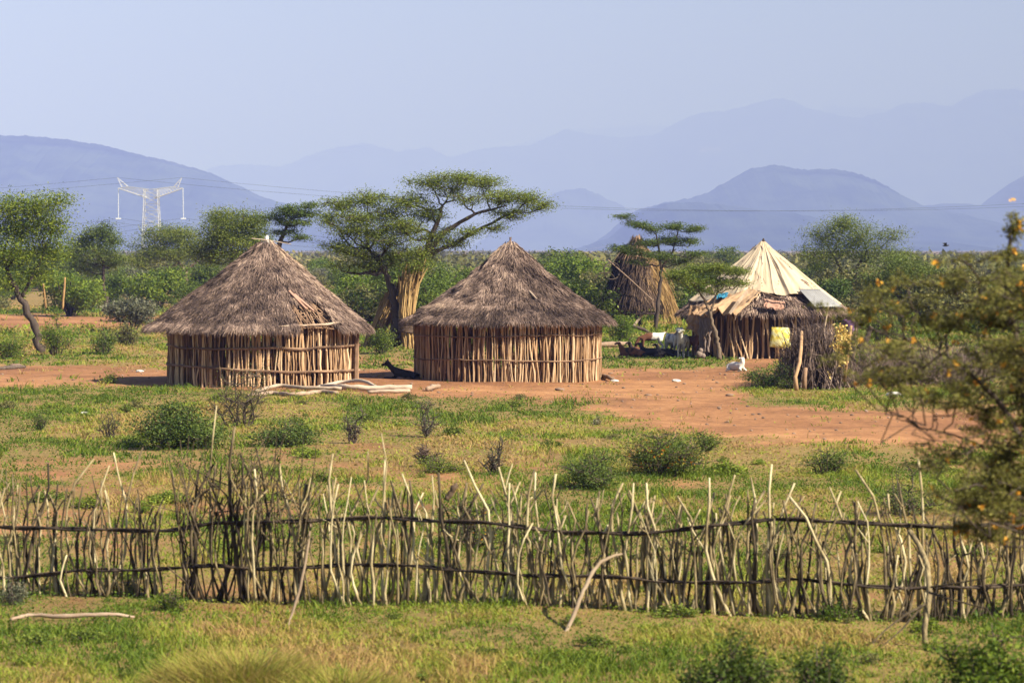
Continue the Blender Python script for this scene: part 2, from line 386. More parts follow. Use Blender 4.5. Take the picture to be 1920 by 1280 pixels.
def leaf_cloud(mb, tips, per, sig, ll, lw, tint0=.5, var=.22, flat=.6, mat=0, outw=None):
    tips = np.asarray(tips); n = len(tips)
    c = np.repeat(tips, per, 0); m = len(c)
    off = rng.standard_normal((m, 3)) * np.asarray(sig)
    c = c + off
    nrm = rng.standard_normal((m, 3)) * flat + np.array([0, 0, 1.0]); nrm /= np.linalg.norm(nrm, axis=1)[:, None]
    du = np.cross(nrm, rng.standard_normal((m, 3))); du /= np.linalg.norm(du, axis=1)[:, None] + 1e-9; dv = np.cross(nrm, du)
    s = .6 + .8 * rng.random(m)
    clump = np.repeat(rng.standard_normal(n) * var * .7, per)
    mb.cards(c, du * (s * ll * .5)[:, None], dv * (s * lw * .5)[:, None], np.clip(tint0 + clump + rng.standard_normal(m) * var * .6, 0, 1), mat)

def curve(a, b, sag, n=5, j=.0):
    t = np.linspace(0, 1, n)[:, None]
    p = np.asarray(a) * (1 - t) + np.asarray(b) * t
    p = p + np.sin(t * pi) * np.asarray(sag)
    if j: p[1:-1] += rng.standard_normal((n - 2, 3)) * j
    return p

def tree(name, label, cat, Y, trunks, blobs, leaf='acacia_leaf', bark='bark', per=40, sig=(.3, .3, .12), ll=.12, lw=.06, dr=.9, tint=.5, flat=.6, group=None, twig=.012, limb=.05, shell=.5, ntint=.22, flowers=None, along=0, dens=1.0, grow=1.0):
    """trunks: list of [(px,py,r_m),...] from the ground up;  blobs: (px,py,rx,ry,tips[,dy metres])"""
    sc = Y / F
    base = P(trunks[0][0][0], trunks[0][0][1], Y)
    root = thing(name, base, label, cat, group)
    tb = MB(); cb = MB(); nodes = []; nr = []
    for tr in trunks:
        pts = np.array([P(a[0], a[1], Y + (a[3] if len(a) > 3 else 0)) for a in tr]); rr = np.array([a[2] for a in tr])
        t = np.linspace(0, len(pts) - 1, (len(pts) - 1) * 4 + 1); i = np.clip(t.astype(int), 0, len(pts) - 2); f = (t - i)[:, None]
        pp = pts[i] * (1 - f) + pts[i + 1] * f; r2 = rr[i] * (1 - f[:, 0]) + rr[i + 1] * f[:, 0]
        pp[1:-1] += rng.standard_normal((len(pp) - 2, 3)) * r2[1:-1, None] * .25
        tb.tube(pp, r2 * (1 + .12 * rng.standard_normal(len(r2))), 8, .45)
        nodes += list(pp[len(pp) // 3:]); nr += list(r2[len(pp) // 3:])
    tips_all = []
    nodes_t = np.array(nodes); nr_t = np.array(nr)
    for bl in blobs:
        px, py, rx, ry, nt_ = bl[:5]; nt_ = int(nt_ * dens); rx = rx * (1 + (grow - 1) * .4); ry = ry * grow; dy = bl[5] if len(bl) > 5 else (rng.random() - .5) * rx * sc * .8
        c = P(px, py, Y + dy); R = np.array([rx * sc, rx * sc * dr, ry * sc])
        low = c - np.array([0, 0, R[2] * .5])
        dd = np.linalg.norm(nodes_t - low, axis=1) + np.maximum(0, nodes_t[:, 2] - low[2]) * 1.5
        k = int(np.argmin(dd)); st = nodes_t[k]
        L = np.linalg.norm(low - st)
        lp = curve(st, low, np.array([0, 0, -.08 * L]), 6, .05 * L)
        r0 = min(nr_t[k] * .75, limb)
        tb.tube(lp, np.linspace(r0, twig * 1.6, 6), 6, .42)
        ln = lp[2:]
        d = rng.standard_normal((nt_, 3)); d /= np.linalg.norm(d, axis=1)[:, None]
        rad = (shell + (1 - shell) * rng.random(nt_))[:, None]
        tips = c + d * rad * R
        hubs = []
        for ti, tp in enumerate(tips):
            if hubs and rng.random() < .6:
                H = np.array(hubs); kk = int(np.argmin(np.linalg.norm(H - tp, axis=1))); s0 = H[kk]
            else:
                s0 = ln[int(np.argmin(np.linalg.norm(ln - tp, axis=1)))]
            L2 = np.linalg.norm(tp - s0)
            bp = curve(s0, tp, np.array([0, 0, .06 * L2]), 4, .06 * L2)
            tb.tube(bp, np.linspace(twig * 1.3, twig * .35, 4), 4, .45, cap=False)
            hubs += [bp[1], bp[2]]
            if along:
                for q in range(along):
                    f_ = .25 + .75 * (q + .5 * rng.random()) / max(1, along - .5); tips_all.append(s0 * (1 - f_) + tp * f_ + np.array([0, 0, .06 * L2 * math.sin(f_ * pi)]))
            else: tips_all += [tp, bp[2] * .5 + tp * .5]
    leaf_cloud(cb, tips_all, per, sig, ll, lw, tint, ntint, flat)
    mats = [M[leaf]]
    tb.build('trunk', M[bark], root, smooth=True)
    cb.build('crown', mats, root)
    if flowers:
        fb = MB(); T_ = np.array(tips_all)
        for k in range(flowers):
            tp = T_[rng.integers(len(T_))] + rng.standard_normal(3) * .03
            leaf_cloud(fb, tp[None], 10, (.013, .013, .012), .024, .018, .5, .3, 1.5)
        fb.build('blossom', M['flower'], root)
    return root

def shrub(name, label, px, py, w, h, kind='leafy', leaf='acacia_leaf', n=60, per=14, ll=.07, tint=.5, group=None, cat='shrub', bark='bark', Y=None, nst=9, flowers=0):
    b = G(px, py) if Y is None else P(px, py, Y)
    sc = b[1] / F; W = w * sc * .5; H = h * sc
    root = thing(name, b, label, cat, group)
    sb = MB(); lb = MB(); tips = []
    if kind == 'leafy' and per >= 8:
        for k in range(7):   # bare twigs sticking out of the leaves
            a = rng.random() * 2 * pi; q = rng.random()
            e = b + np.array([cos(a) * W * q * 1.1, sin(a) * W * q * 1.1, H * rng.uniform(.8, 1.3) * (1 - .4 * q)])
            sb.tube(curve(b + np.array([cos(a) * W * .2, sin(a) * W * .2, -.03]), e, rng.standard_normal(3) * .06 * H, 5), np.linspace(.009, .003, 5), 4, .6, cap=False)
    for k in range(nst):
        a = rng.random() * 2 * pi; q = .2 + .8 * rng.random()
        top = b + np.array([cos(a) * W * q * .9, sin(a) * W * q * .9, H * (1 - .6 * q * q) * (.35 + .75 * rng.random() ** 1.2)])
        sp_ = .38 if (per >= 8 and kind == 'leafy') else .08
        pts = curve((jit(b, W * .04) + np.array([cos(a), sin(a), 0]) * W * q * sp_) * np.array([1, 1, 0]) + np.array([0, 0, b[2] - .05]), top, np.array([0, 0, .12 * H]), 6, .04 * H)
        sb.tube(pts, np.linspace(.016, .005, 6) * (1 + .4 * H), 5, .4 if kind != 'dead' else .6, cap=False)
        for j in range(max(1, n // nst)):
            s = pts[rng.integers(1, 6)]; d = rng.standard_normal(3); d[2] = abs(d[2]) * .5 + .25; d /= np.linalg.norm(d)
            e = s + d * np.array([W * .55, W * .55, H * .35]) * (.35 + .65 * rng.random())
            sb.tube(curve(s, e, jit([0, 0, 0], .03 * H), 3), np.array([.007, .005, .003]) * (1 + .3 * H), 4, .5, cap=False)
            tips += [e, (s + e) * .5]
    sb.build('stem', M['brush' if kind == 'dead' else bark], root)
    if per:
        leaf_cloud(lb, tips, int(per * 1.7), (W * .16 + .02, W * .16 + .02, H * .10 + .015), ll * .72, ll * .36, tint, .32, .8)
        lb.build('foliage', M[leaf], root)
    if flowers:
        fb = MB(); T_ = np.array(tips)
        leaf_cloud(fb, T_[rng.integers(0, len(T_), flowers)], 4, (.03,) * 3, .04, .03, .3, .3, 1.5); fb.build('blossom', M['flower'], root)
    return root

# --- the big spreading acacia between the two huts
tree('acacia_tree', 'large spreading acacia with a wide flat crown rising between the two thatched huts', 'tree', 111,
     [[(742, 640, .26), (745, 600, .22), (738, 560, .18), (728, 520, .13), (712, 490, .10), (690, 465, .06)],
      [(750, 630, .24), (758, 580, .21), (772, 530, .16), (790, 490, .12), (805, 450, .09), (822, 415, .09), (830, 385, .05)],
      [(772, 530, .13), (800, 478, .11), (850, 458, .08), (910, 425, .06), (960, 398, .03)],
      [(790, 490, .11), (835, 432, .08), (890, 402, .06), (950, 385, .03)]],
     [(640, 385, 50, 16, 26), (690, 372, 55, 18, 30), (655, 430, 55, 22, 30), (710, 425, 60, 25, 38), (770, 375, 50, 18, 26), (765, 425, 60, 25, 36), (790, 470, 55, 22, 30), (735, 478, 65, 22, 34),
      (690, 495, 60, 15, 18), (630, 460, 40, 14, 16), (810, 340, 50, 14, 24), (860, 335, 45, 12, 22), (905, 342, 50, 14, 26), (870, 372, 45, 14, 14), (930, 368, 50, 15, 26), (985, 372, 48, 15, 26),
      (955, 400, 50, 13, 20), (1015, 385, 28, 11, 12), (880, 435, 40, 12, 12), (850, 455, 40, 12, 14), (925, 425, 35, 10, 8), (640, 500, 35, 12, 8), (740, 395, 55, 16, 26), (680, 405, 60, 18, 28), (730, 450, 60, 20, 28), (670, 470, 55, 18, 22), (810, 400, 45, 18, 20), (820, 440, 40, 18, 18), (615, 410, 28, 16, 14), (845, 352, 50, 12, 18), (780, 500, 50, 14, 18)],
     per=22, sig=(.24, .24, .10), ll=.078, lw=.032, dr=1.0, tint=.74, along=4, dens=1.35, grow=1.25, twig=.016, limb=.09, shell=.2)
# --- dark flat crowned acacia just behind the first hut
tree('acacia_tree', 'dark acacia with layered crown half hidden behind the tip of the first hut', 'tree', 128,
     [[(500, 600, .2), (515, 530, .17), (523, 470, .13), (532, 435, .09), (545, 410, .05)]],
     [(540, 395, 40, 12, 26), (570, 400, 38, 10, 24), (515, 405, 30, 10, 16), (555, 418, 45, 9, 22), (530, 435, 40, 8, 14), (580, 385, 20, 7, 10), (560, 445, 30, 8, 10)],
     leaf='dark_leaf', per=30, sig=(.22, .22, .07), ll=.09, lw=.036, tint=.55, along=3, shell=.2)
# --- round green tree behind the first hut
tree('broadleaf_tree', 'dense rounded green tree behind the left slope of the first thatched roof', 'tree', 150,
     [[(440, 585, .2), (440, 540, .17), (436, 490, .12), (430, 450, .07)]],
     [(425, 425, 48, 28, 44), (465, 420, 40, 26, 36), (400, 455, 35, 28, 32), (440, 465, 60, 32, 50), (480, 450, 35, 30, 26), (410, 405, 25, 12, 16), (390, 480, 30, 22, 20)],
     leaf='acacia_leaf', per=76, sig=(.36, .36, .20), ll=.10, lw=.046, tint=.70, ntint=.36, shell=.4)
# --- leaning tree on the left edge
tree('leaning_tree', 'bushy green tree with a dark leaning trunk on the left edge', 'tree', 107,
     [[(74, 664, .19), (70, 630, .16), (58, 592, .14), (40, 560, .12), (25, 530, .10), (12, 500, .08)],
      [(40, 560, .08), (60, 520, .06), (80, 480, .04)]],
     [(15, 395, 50, 32, 40), (70, 390, 42, 26, 36), (105, 375, 22, 12, 14), (40, 430, 60, 34, 52), (95, 425, 35, 30, 34), (20, 480, 60, 32, 46), (80, 470, 45, 30, 36), (-30, 440, 60, 50, 40), (60, 515, 45, 22, 20), (-10, 525, 50, 25, 22)],
     leaf='bright_leaf', per=52, sig=(.32, .32, .20), ll=.088, lw=.040, tint=.58, shell=.2, ntint=.34)
tree('broadleaf_tree', 'slim dark green tree with a bent trunk beside the leaning tree', 'tree', 172,
     [[(196, 584, .16), (198, 560, .14), (194, 530, .12), (195, 500, .09), (190, 465, .05)]],
     [(185, 435, 32, 18, 24), (160, 455, 34, 20, 26), (205, 450, 22, 18, 18), (190, 475, 45, 18, 26), (165, 500, 40, 15, 20), (215, 490, 25, 14, 14), (140, 475, 25, 20, 16)],
     leaf='dark_leaf', per=76, sig=(.34, .34, .2), ll=.11, lw=.05, tint=.85, ntint=.36, shell=.3)
tree('broadleaf_tree', 'umbrella shaped tree with forked pale trunk below the pylon', 'tree', 215,
     [[(348, 566, .19), (351, 535, .16), (347, 508, .14), (335, 492, .09)], [(347, 508, .1), (362, 496, .07), (372, 488, .05)]],
     [(300, 440, 45, 18, 34), (340, 445, 40, 20, 32), (275, 470, 36, 22, 30), (320, 475, 45, 18, 32), (370, 465, 30, 22, 22), (265, 490, 25, 12, 14)],
     leaf='acacia_leaf', bark='pale_bark', per=84, sig=(.44, .44, .22), ll=.125, lw=.06, tint=.78, ntint=.36, shell=.4)
# --- thin acacia before the granary
tree('acacia_tree', 'thin dark acacia with tiered sprays growing right in front of the reed granary', 'tree', 134,
     [[(1229, 622, .10), (1233, 580, .09), (1237, 540, .08), (1240, 505, .065), (1236, 470, .05), (1228, 430, .03)], [(1240, 505, .05), (1262, 470, .04), (1272, 430, .025)]],
     [(1170, 405, 18, 5, 8), (1195, 420, 28, 7, 14), (1225, 428, 28, 10, 14), (1265, 424, 30, 10, 16), (1300, 428, 28, 6, 14), (1250, 450, 42, 12, 24), (1215, 455, 35, 10, 18), (1160, 465, 28, 7, 14),
      (1190, 470, 34, 9, 16), (1295, 452, 26, 9, 12), (1305, 475, 26, 6, 12), (1240, 480, 45, 10, 22), (1200, 490, 30, 7, 10), (1275, 490, 34, 7, 14)],
     leaf='dark_leaf', per=22, sig=(.18, .18, .06), ll=.09, lw=.032, tint=.6, along=3, dens=1.5, grow=1.2, twig=.012, limb=.05, shell=.2)
# --- umbrella acacia shading the goats
tree('acacia_tree', 'small umbrella acacia with a crooked bare trunk shading the goats', 'tree', 99,
     [[(1349, 675, .085), (1347, 650, .08), (1343, 630, .07), (1334, 600, .065), (1330, 580, .06), (1320, 562, .045), (1310, 545, .03)], [(1331, 588, .045), (1338, 568, .04), (1345, 548, .03)]],
     [(1275, 512, 28, 9, 26), (1310, 505, 36, 10, 32), (1350, 505, 36, 10, 32), (1385, 510, 26, 10, 24), (1300, 528, 34, 9, 26), (1345, 530, 38, 10, 30), (1385, 530, 22, 8, 16), (1330, 545, 30, 7, 14), (1265, 522, 16, 6, 10)],
     leaf='acacia_leaf', bark='pale_bark', per=42, sig=(.18, .18, .06), ll=.065, lw=.026, tint=.62, twig=.010, limb=.04, shell=.2)
# --- trees to the right of the cloth roofed hut
tree('broadleaf_tree', 'airy dark green tree with low fork behind the cloth roofed hut', 'tree', 165,
     [[(1590, 590, .2), (1590, 560, .17), (1588, 530, .15), (1575, 500, .09), (1560, 475, .05)], [(1588, 530, .12), (1610, 495, .08), (1625, 470, .05)]],
     [(1545, 440, 38, 22, 34), (1580, 420, 34, 18, 28), (1620, 440, 40, 26, 36), (1670, 440, 28, 12, 16), (1530, 470, 34, 20, 24), (1580, 465, 45, 24, 36), (1640, 475, 45, 22, 34), (1540, 500, 36, 12, 14), (1690, 480, 25, 14, 14)],
     leaf='acacia_leaf', per=60, sig=(.36, .36, .22), ll=.10, lw=.042, tint=.70, ntint=.34, shell=.4)
tree('broadleaf_tree', 'spreading olive tree right of the hut, standing before the pale hills', 'tree', 140,
     [[(1690, 615, .2), (1688, 570, .16), (1680, 530, .12), (1690, 500, .06)]],
     [(1690, 500, 50, 22, 36), (1650, 520, 45, 20, 30), (1730, 515, 45, 22, 30), (1670, 545, 55, 18, 28), (1730, 550, 50, 20, 24)],
     leaf='dark_leaf', per=66, sig=(.32, .32, .2), ll=.095, lw=.045, tint=.85, shell=.4)

FB = [(1880, 860, 80, 60, 80), (1850, 930, 80, 40, 76), (1930, 780, 60, 90, 60), (1900, 920, 60, 60, 60), (1860, 780, 80, 50, 40), (1900, 420, 34, 50, 16), (1890, 480, 40, 24, 12), (1800, 985, 50, 26, 16), (1860, 1000, 60, 30, 20), (1910, 980, 50, 40, 20), (1830, 940, 70, 40, 26)]
fr = np.random.default_rng(5)
while len(FB) < 92:
    a, b = fr.uniform(1490, 1960), fr.uniform(480, 980)
    left = np.interp(b, [480, 540, 620, 700, 760, 840, 900, 960, 1000], [1770, 1580, 1530, 1610, 1650, 1640, 1740, 1760, 1800])
    dn = np.clip((a - left) / 330, 0, 1)
    if a < left or fr.random() > .3 + .7 * dn: continue
    FB.append((a, b, 85 + 35 * dn, 24 + 22 * dn, int(6 + 9 * dn), fr.uniform(-.9, .9)))
# --- foreground acacia reaching in from the right, close to the lens
tree('flowering_acacia', 'out of focus thorny acacia with orange blossoms reaching in from the right edge', 'tree', 19,
     [[(2060, 1560, .09), (2050, 1300, .08), (2010, 1080, .065), (1960, 930, .05), (1925, 840, .03), (1880, 760, .018), (1810, 690, .010), (1720, 640, .006)],
      [(1950, 930, .04), (1930, 780, .03), (1905, 640, .022), (1885, 540, .016), (1895, 430, .010)],
      [(1900, 840, .018), (1850, 838, .012), (1790, 815, .007), (1720, 800, .004)]],
     FB,
     leaf='thorn_leaf', per=4, sig=(.028, .028, .014), ll=.025, lw=.011, dr=1.1, tint=.5, along=12, ntint=.3, twig=.0036, limb=.007, shell=.1, flowers=170)

# --- shrubs of the pasture
shrub('shrub', 'dense dark green bush left of the sparse sapling in the pasture', 335, 840, 175, 78, n=170, per=20, nst=16, ll=.075, leaf='dark_leaf', tint=.5)
shrub('shrub', 'low dark green bush in the pasture right of the dead sapling', 545, 834, 150, 52, n=120, per=14, nst=14, ll=.07, leaf='dark_leaf', tint=.5)
shrub('sapling', 'sparse sapling with fine twigs standing in front of the first hut', 455, 800, 150, 125, n=150, per=9, ll=.045, leaf='olive_leaf', tint=.3, nst=8, cat='sapling')
shrub('shrub', 'thin upright shrub standing below the pile of pale poles', 660, 830, 62, 80, n=70, per=4, ll=.04, leaf='grey_leaf', tint=.4, nst=8)
shrub('shrub', 'thin rounded shrub in the pasture below the centre hut', 800, 815, 90, 62, n=80, per=5, ll=.045, leaf='grey_leaf', tint=.4)
shrub('dead_bush', 'purple grey leafless bush on a small green mound', 800, 872, 76, 40, kind='dead', n=220, per=0, nst=24, cat='bush')
shrub('shrub', 'low green herb clump under the leafless bush', 815, 886, 130, 26, n=80, per=12, ll=.04, leaf='bright_leaf', tint=.4)
shrub('shrub', 'large twiggy bush with orange blossoms in the pasture right of centre', 1245, 895, 190, 92, n=240, per=14, nst=16, ll=.045, leaf='acacia_leaf', tint=.3, flowers=40)
shrub('shrub', 'grey green outer bush at the right end of the blossoming bush', 1318, 845, 90, 48, n=60, per=10, ll=.05, leaf='acacia_leaf', tint=.5)
shrub('shrub', 'low dark green bush on the left foot of the blossoming bush', 1105, 918, 150, 66, n=190, per=15, nst=15, ll=.045, leaf='dark_leaf', tint=.6)
shrub('shrub', 'small blue green bush behind the fence on the right', 1550, 888, 105, 46, n=70, per=12, ll=.045, leaf='dark_leaf', tint=.65)
shrub('shrub', 'twiggy thin bush behind the fence between the leafless and blossoming bushes', 930, 892, 90, 70, n=80, per=4, ll=.035, leaf='grey_leaf', tint=.4)
shrub('shrub', 'leafy vine covered bush growing behind the middle of the fence', 880, 1030, 190, 110, n=120, per=7, ll=.04, leaf='acacia_leaf', tint=.45, flowers=16)
shrub('shrub', 'dark green bush behind the right part of the fence', 1700, 965, 150, 80, n=110, per=10, ll=.04, leaf='dark_leaf', tint=.6)
shrub('shrub', 'leafy weed growing on the near side of the fence at left', 325, 1145, 70, 44, n=45, per=10, ll=.035, leaf='bright_leaf', tint=.2)
shrub('shrub', 'leafy dark green weed at the foot of the fence at right', 1570, 1160, 100, 40, n=50, per=12, ll=.04, leaf='bright_leaf', tint=.1)
shrub('shrub', 'green leafy plant at the foot of the fence at the left edge', 25, 1128, 70, 46, n=60, per=9, ll=.035, leaf='grey_leaf', tint=.3)
shrub('shrub', 'grey green weed in the pasture at far left', 75, 808, 40, 30, n=30, per=9, ll=.05, leaf='dark_leaf', tint=.6)
shrub('shrub', 'sparse twiggy shrub left of the dense dark bush', 205, 820, 70, 60, n=50, per=5, ll=.045, leaf='olive_leaf', tint=.3)
shrub('shrub', 'small bright green weed on bare earth left of the first hut', 208, 722, 34, 20, n=30, per=10, ll=.07, leaf='bright_leaf', tint=.35)
shrub('shrub', 'pale silvery weed clump in the pasture below the centre hut', 1120, 795, 26, 14, n=26, per=8, ll=.035, leaf='grey_leaf', tint=.9)
shrub('shrub', 'dark out of focus bush poking up from the bottom edge', 1365, 1330, 170, 135, n=170, per=14, ll=.05, leaf='acacia_leaf', tint=.15, Y=22)
shrub('shrub', 'dark out of focus bush at the bottom edge right of the grey stick', 1540, 1345, 130, 125, n=110, per=12, ll=.05, leaf='acacia_leaf', tint=.15, Y=21.5)
shrub('shrub', 'bright green leafy bush at the bottom right corner', 1850, 1345, 230, 150, n=180, per=12, ll=.06, leaf='bright_leaf', tint=.3, Y=22)
tuft('grass_clump', 450, 1300, 330, 92, 5200, 'soft yellow green grass clump blurred at the bottom edge', tint=.62)
tuft('grass_clump', 640, 1318, 250, 80, 2400, 'shorter yellow grass clump beside the big blurred one at the bottom edge', tint=.58)
# low weeds all over the pasture
wp = []
for k in range(5):
    mb = MB(); tips = []
    for j in range(26):
        a = rng.random() * 6.28; q = rng.random() ** .6; e = np.array([cos(a) * .21 * q, sin(a) * .21 * q, .05 + .17 * rng.random() * (1.1 - q)])
        mb.tube([[0, 0, -.02], e * .5 + [0, 0, .03], e], [.006, .005, .003], 3, .4, mat=1, cap=False); tips.append(e)
    leaf_cloud(mb, tips, 24, (.05, .05, .03), .044, .022, .6, .3, .8)
    wp.append(mb.build('low_shrub', [M[['bright_leaf', 'acacia_leaf', 'bright_leaf', 'acacia_leaf', 'olive_leaf'][k]], M['bark']]))
WL = ['low bright green weedy shrub growing in the pasture', 'low mid green weedy shrub growing in the pasture', 'low bright green weedy shrub growing in the pasture', 'low mid green weedy shrub growing in the pasture', 'low olive weedy shrub growing in the pasture']
first = [True] * 5; cnt = 0
while cnt < 150:
    py = 745 + 535 * rng.random() ** 1.3; px = rng.uniform(-40, 1960); p = G(px, py)
    if rng.random() > cover(p[0], p[1]) * 1.2 - .25: continue
    k = int(rng.integers(5)); o = wp[k] if first[k] else wp[k].copy()
    if not first[k]: COL.objects.link(o)
    first[k] = False; cnt += 1
    s_ = rng.uniform(.35, 1.2) * np.interp(py, [800, 1100, 1280], [1, .7, .5]); o.location = p; o.scale = (s_ * rng.uniform(.8, 1.5), s_ * rng.uniform(.8, 1.3), s_ * rng.uniform(.7, 1.3)); o.rotation_euler = (0, 0, rng.random() * 6.28)
    tag(o, WL[k], 'shrub', 'low weedy shrubs of the pasture')
# bushes near the yard
shrub('shrub', 'upright leafy bush beside the foot of the leaning tree', 103, 664, 62, 84, n=100, per=9, ll=.09, leaf='bright_leaf', tint=.3)
shrub('shrub', 'rounded dark green bush between the leaning tree and first hut', 194, 664, 46, 54, n=80, per=14, ll=.09, leaf='dark_leaf', tint=.7)
shrub('shrub', 'yellow green bush behind the rounded dark bush', 240, 650, 50, 50, n=70, per=10, ll=.10, leaf='olive_leaf', tint=.4)
shrub('shrub', 'green weeds massed at the left edge by the leaning trunk', 15, 670, 80, 48, n=80, per=12, ll=.09, leaf='bright_leaf', tint=.25)
shrub('shrub', 'bush in the gap between the huts under the acacia', 715, 664, 60, 52, n=90, per=12, ll=.09, leaf='acacia_leaf', tint=.4)
shrub('shrub', 'light green bush beside the granary legs', 1165, 640, 70, 52, n=90, per=12, ll=.11, leaf='bright_leaf', tint=.25)
shrub('shrub', 'dark green plants at the foot of the brushwood pile', 1440, 728, 90, 42, n=110, per=14, ll=.06, leaf='dark_leaf', tint=.5)
shrub('shrub', 'green vine bush right of the person behind the hut', 1650, 640, 90, 70, n=90, per=10, ll=.11, leaf='acacia_leaf', tint=.45)

# --- the scrub belt behind the village
def scrub_mesh(seed, w, h, nt, per, ll, leaf, nm):
    mb = MB(); tips = []
    for k in range(7):
        a = rng.random() * 2 * pi; q = rng.random()
        top = np.array([cos(a) * w * .4 * q, sin(a) * w * .4 * q, h * (.55 + .25 * rng.random())])
        mb.tube(curve([0, 0, -.1], top, [0, 0, .2], 4, .1), np.linspace(.07, .03, 4), 4, .4, mat=1, cap=False)
    for b in range(7):
        a = rng.random() * 2 * pi; q = .55 * rng.random() ** .5
        c = np.array([cos(a) * w * .5 * q, sin(a) * w * .5 * q, h * (.35 + .4 * rng.random())]); r = np.array([w * .28, w * .28, h * .25])
        d = rng.standard_normal((nt, 3)); d /= np.linalg.norm(d, axis=1)[:, None]
        tips += list(c + d * (.5 + .5 * rng.random((nt, 1))) * r)
    leaf_cloud(mb, tips, per, (.22, .22, .16), ll, ll * .5, .45, .25, .9)
    o = mb.build(nm, [M[leaf], M['bark']])
    return o
protos = []
for k, (lf, wd, ht) in enumerate([('olive_leaf', 5, 3.0), ('acacia_leaf', 5.5, 3.4), ('bright_leaf', 5, 2.8), ('grey_leaf', 4.6, 2.6), ('olive_leaf', 6, 2.4), ('dark_leaf', 4.5, 3.2), ('bright_leaf', 4, 2.2), ('acacia_leaf', 6.5, 4.0)]):
    protos.append((scrub_mesh(k, wd, ht, 34, 30, .17, lf, 'scrub_bush'), lf, ht))
LB = {'olive_leaf': 'yellowish olive bush in the scrub belt behind the village', 'acacia_leaf': 'mid green thorn bush in the scrub belt behind the village',
      'bright_leaf': 'bright green bush in the scrub belt behind the village', 'grey_leaf': 'greyish bush in the scrub belt behind the village', 'dark_leaf': 'dark green bush in the scrub belt behind the village'}
used = set(); spots = []
for k in range(4000):
    if len(spots) >= 178: break
    Yv = 132 * (330 / 132) ** rng.random(); pxv = -260 + 2440 * rng.random()
    xv = (pxv - 960) / F * Yv
    if 640 > pxv > 280 and Yv < 140: continue
    if pxv < 340 and 135 < Yv < 160: continue
    if 1100 < pxv < 1300 and Yv < 150: continue
    if any((xv - a) ** 2 + (Yv - b) ** 2 * .35 < 7.5 for a, b in spots): continue
    spots.append((xv, Yv))
for i, (xv, Yv) in enumerate(spots):
    k = int(rng.integers(len(protos))); po, lf, ht = protos[k]
    o = po if k not in used else po.copy()
    if k in used: COL.objects.link(o)
    used.add(k)
    s = .6 + .55 * rng.random()
    if xv / Yv * F + 960 < 700 and Yv < 230: s *= .75
    o.location = (xv, Yv, float(gz(xv, Yv)) - .15); o.rotation_euler = (0, 0, rng.random() * 6.28); o.scale = (s, s, s * (.85 + .3 * rng.random()))
    tag(o, LB[lf], 'bush', 'bushes of the scrub belt behind the village')
for k, (po, lf, ht) in enumerate(protos):
    if k not in used: bpy.data.objects.remove(po)
# hand placed bushes that stand out
for (px, Yv, k, s, lab) in [(300, 185, 2, 1.05, 'wide bright green bush below the umbrella shaped tree'), (255, 200, 3, 1.0, 'grey leafless looking bush left of the wide bright bush'), (1090, 190, 2, 1.3, 'tall lime green bush just right of the centre hut roof'),
                            (1050, 230, 7, 1.05, 'tall olive thicket behind the tip of the centre hut'), (130, 165, 2, 1.0, 'bright green bush behind the two thin posts'), (690, 150, 2, 1.0, 'bright green bush left of the big acacia trunk'), (800, 160, 2, .9, 'bright green bush right of the straw bundles')]:
    po = protos[k][0]
    o = bpy.data.objects.new('scrub_bush', po.data); COL.objects.link(o)
    o.location = ((px - 960) / F * Yv, Yv, -.1); o.scale = (s, s, s); o.rotation_euler = (0, 0, px * .1)
    tag(o, lab, 'bush')
# the far off bush that reads as one mass
mb = MB()
nb = 1500
yv = 320 * (2600 / 320) ** rng.random(nb); xv = (rng.random(nb) - .5) * .46 * yv
hv = (1.6 + 2.0 * rng.random(nb)); wv = hv * (1.0 + .6 * rng.random(nb))
d = rng.standard_normal((nb, 70, 3)); d /= np.linalg.norm(d, axis=2)[..., None]
c = np.stack([xv, yv, hv * .5], 1)[:, None, :] + d * (.55 + .5 * rng.random((nb, 70, 1))) * np.stack([wv * .8, wv * .8, hv * .55], 1)[:, None, :]
c = c.reshape(-1, 3); m = len(c)
nr_ = rng.standard_normal((m, 3)) * .8 + [0, 0, 1]; nr_ /= np.linalg.norm(nr_, axis=1)[:, None]
du = np.cross(nr_, rng.standard_normal((m, 3))); du /= np.linalg.norm(du, axis=1)[:, None]; dv = np.cross(nr_, du)
mb.cards(c, du * .45, dv * .28, np.clip(np.repeat(.4 + .2 * rng.standard_normal(nb), 70) + .15 * rng.standard_normal(m), 0, 1))
tag(mb.build('far_scrub', M['olive_leaf']), 'far off olive thorn scrub covering the plain', 'scrub', kind='stuff')

# ---------------------------------------------------------------- hills
def mat_hill(name, a, b, rock):
    m, nt, nd, lk = new_mat(name)
    n = noise_node(nt, .0035, 9, .8); n2 = noise_node(nt, .0009, 6, .7)
    r = ramp(nd, [(.42, a), (.58, b)]); lk.new(n.outputs[0], r.inputs[0])
    k = ramp(nd, [(.66, (0, 0, 0)), (.70, (1, 1, 1))]); lk.new(n2.outputs[0], k.inputs[0])
    mx = nd.new('ShaderNodeMixRGB'); lk.new(k.outputs[0], mx.inputs[0]); lk.new(r.outputs[0], mx.inputs[1]); mx.inputs[2].default_value = (*rock, 1)
    b_ = nd.new('ShaderNodeBsdfPrincipled'); b_.inputs['Roughness'].default_value = 1; b_.inputs['Specular IOR Level'].default_value = 0
    lk.new(mx.outputs[0], b_.inputs['Base Color'])
    o = nd.new('ShaderNodeOutputMaterial'); lk.new(b_.outputs[0], o.inputs[0])
    return m
HM = mat_hill('hillside', (.008, .016, .016), (.050, .066, .052), (.34, .25, .19))
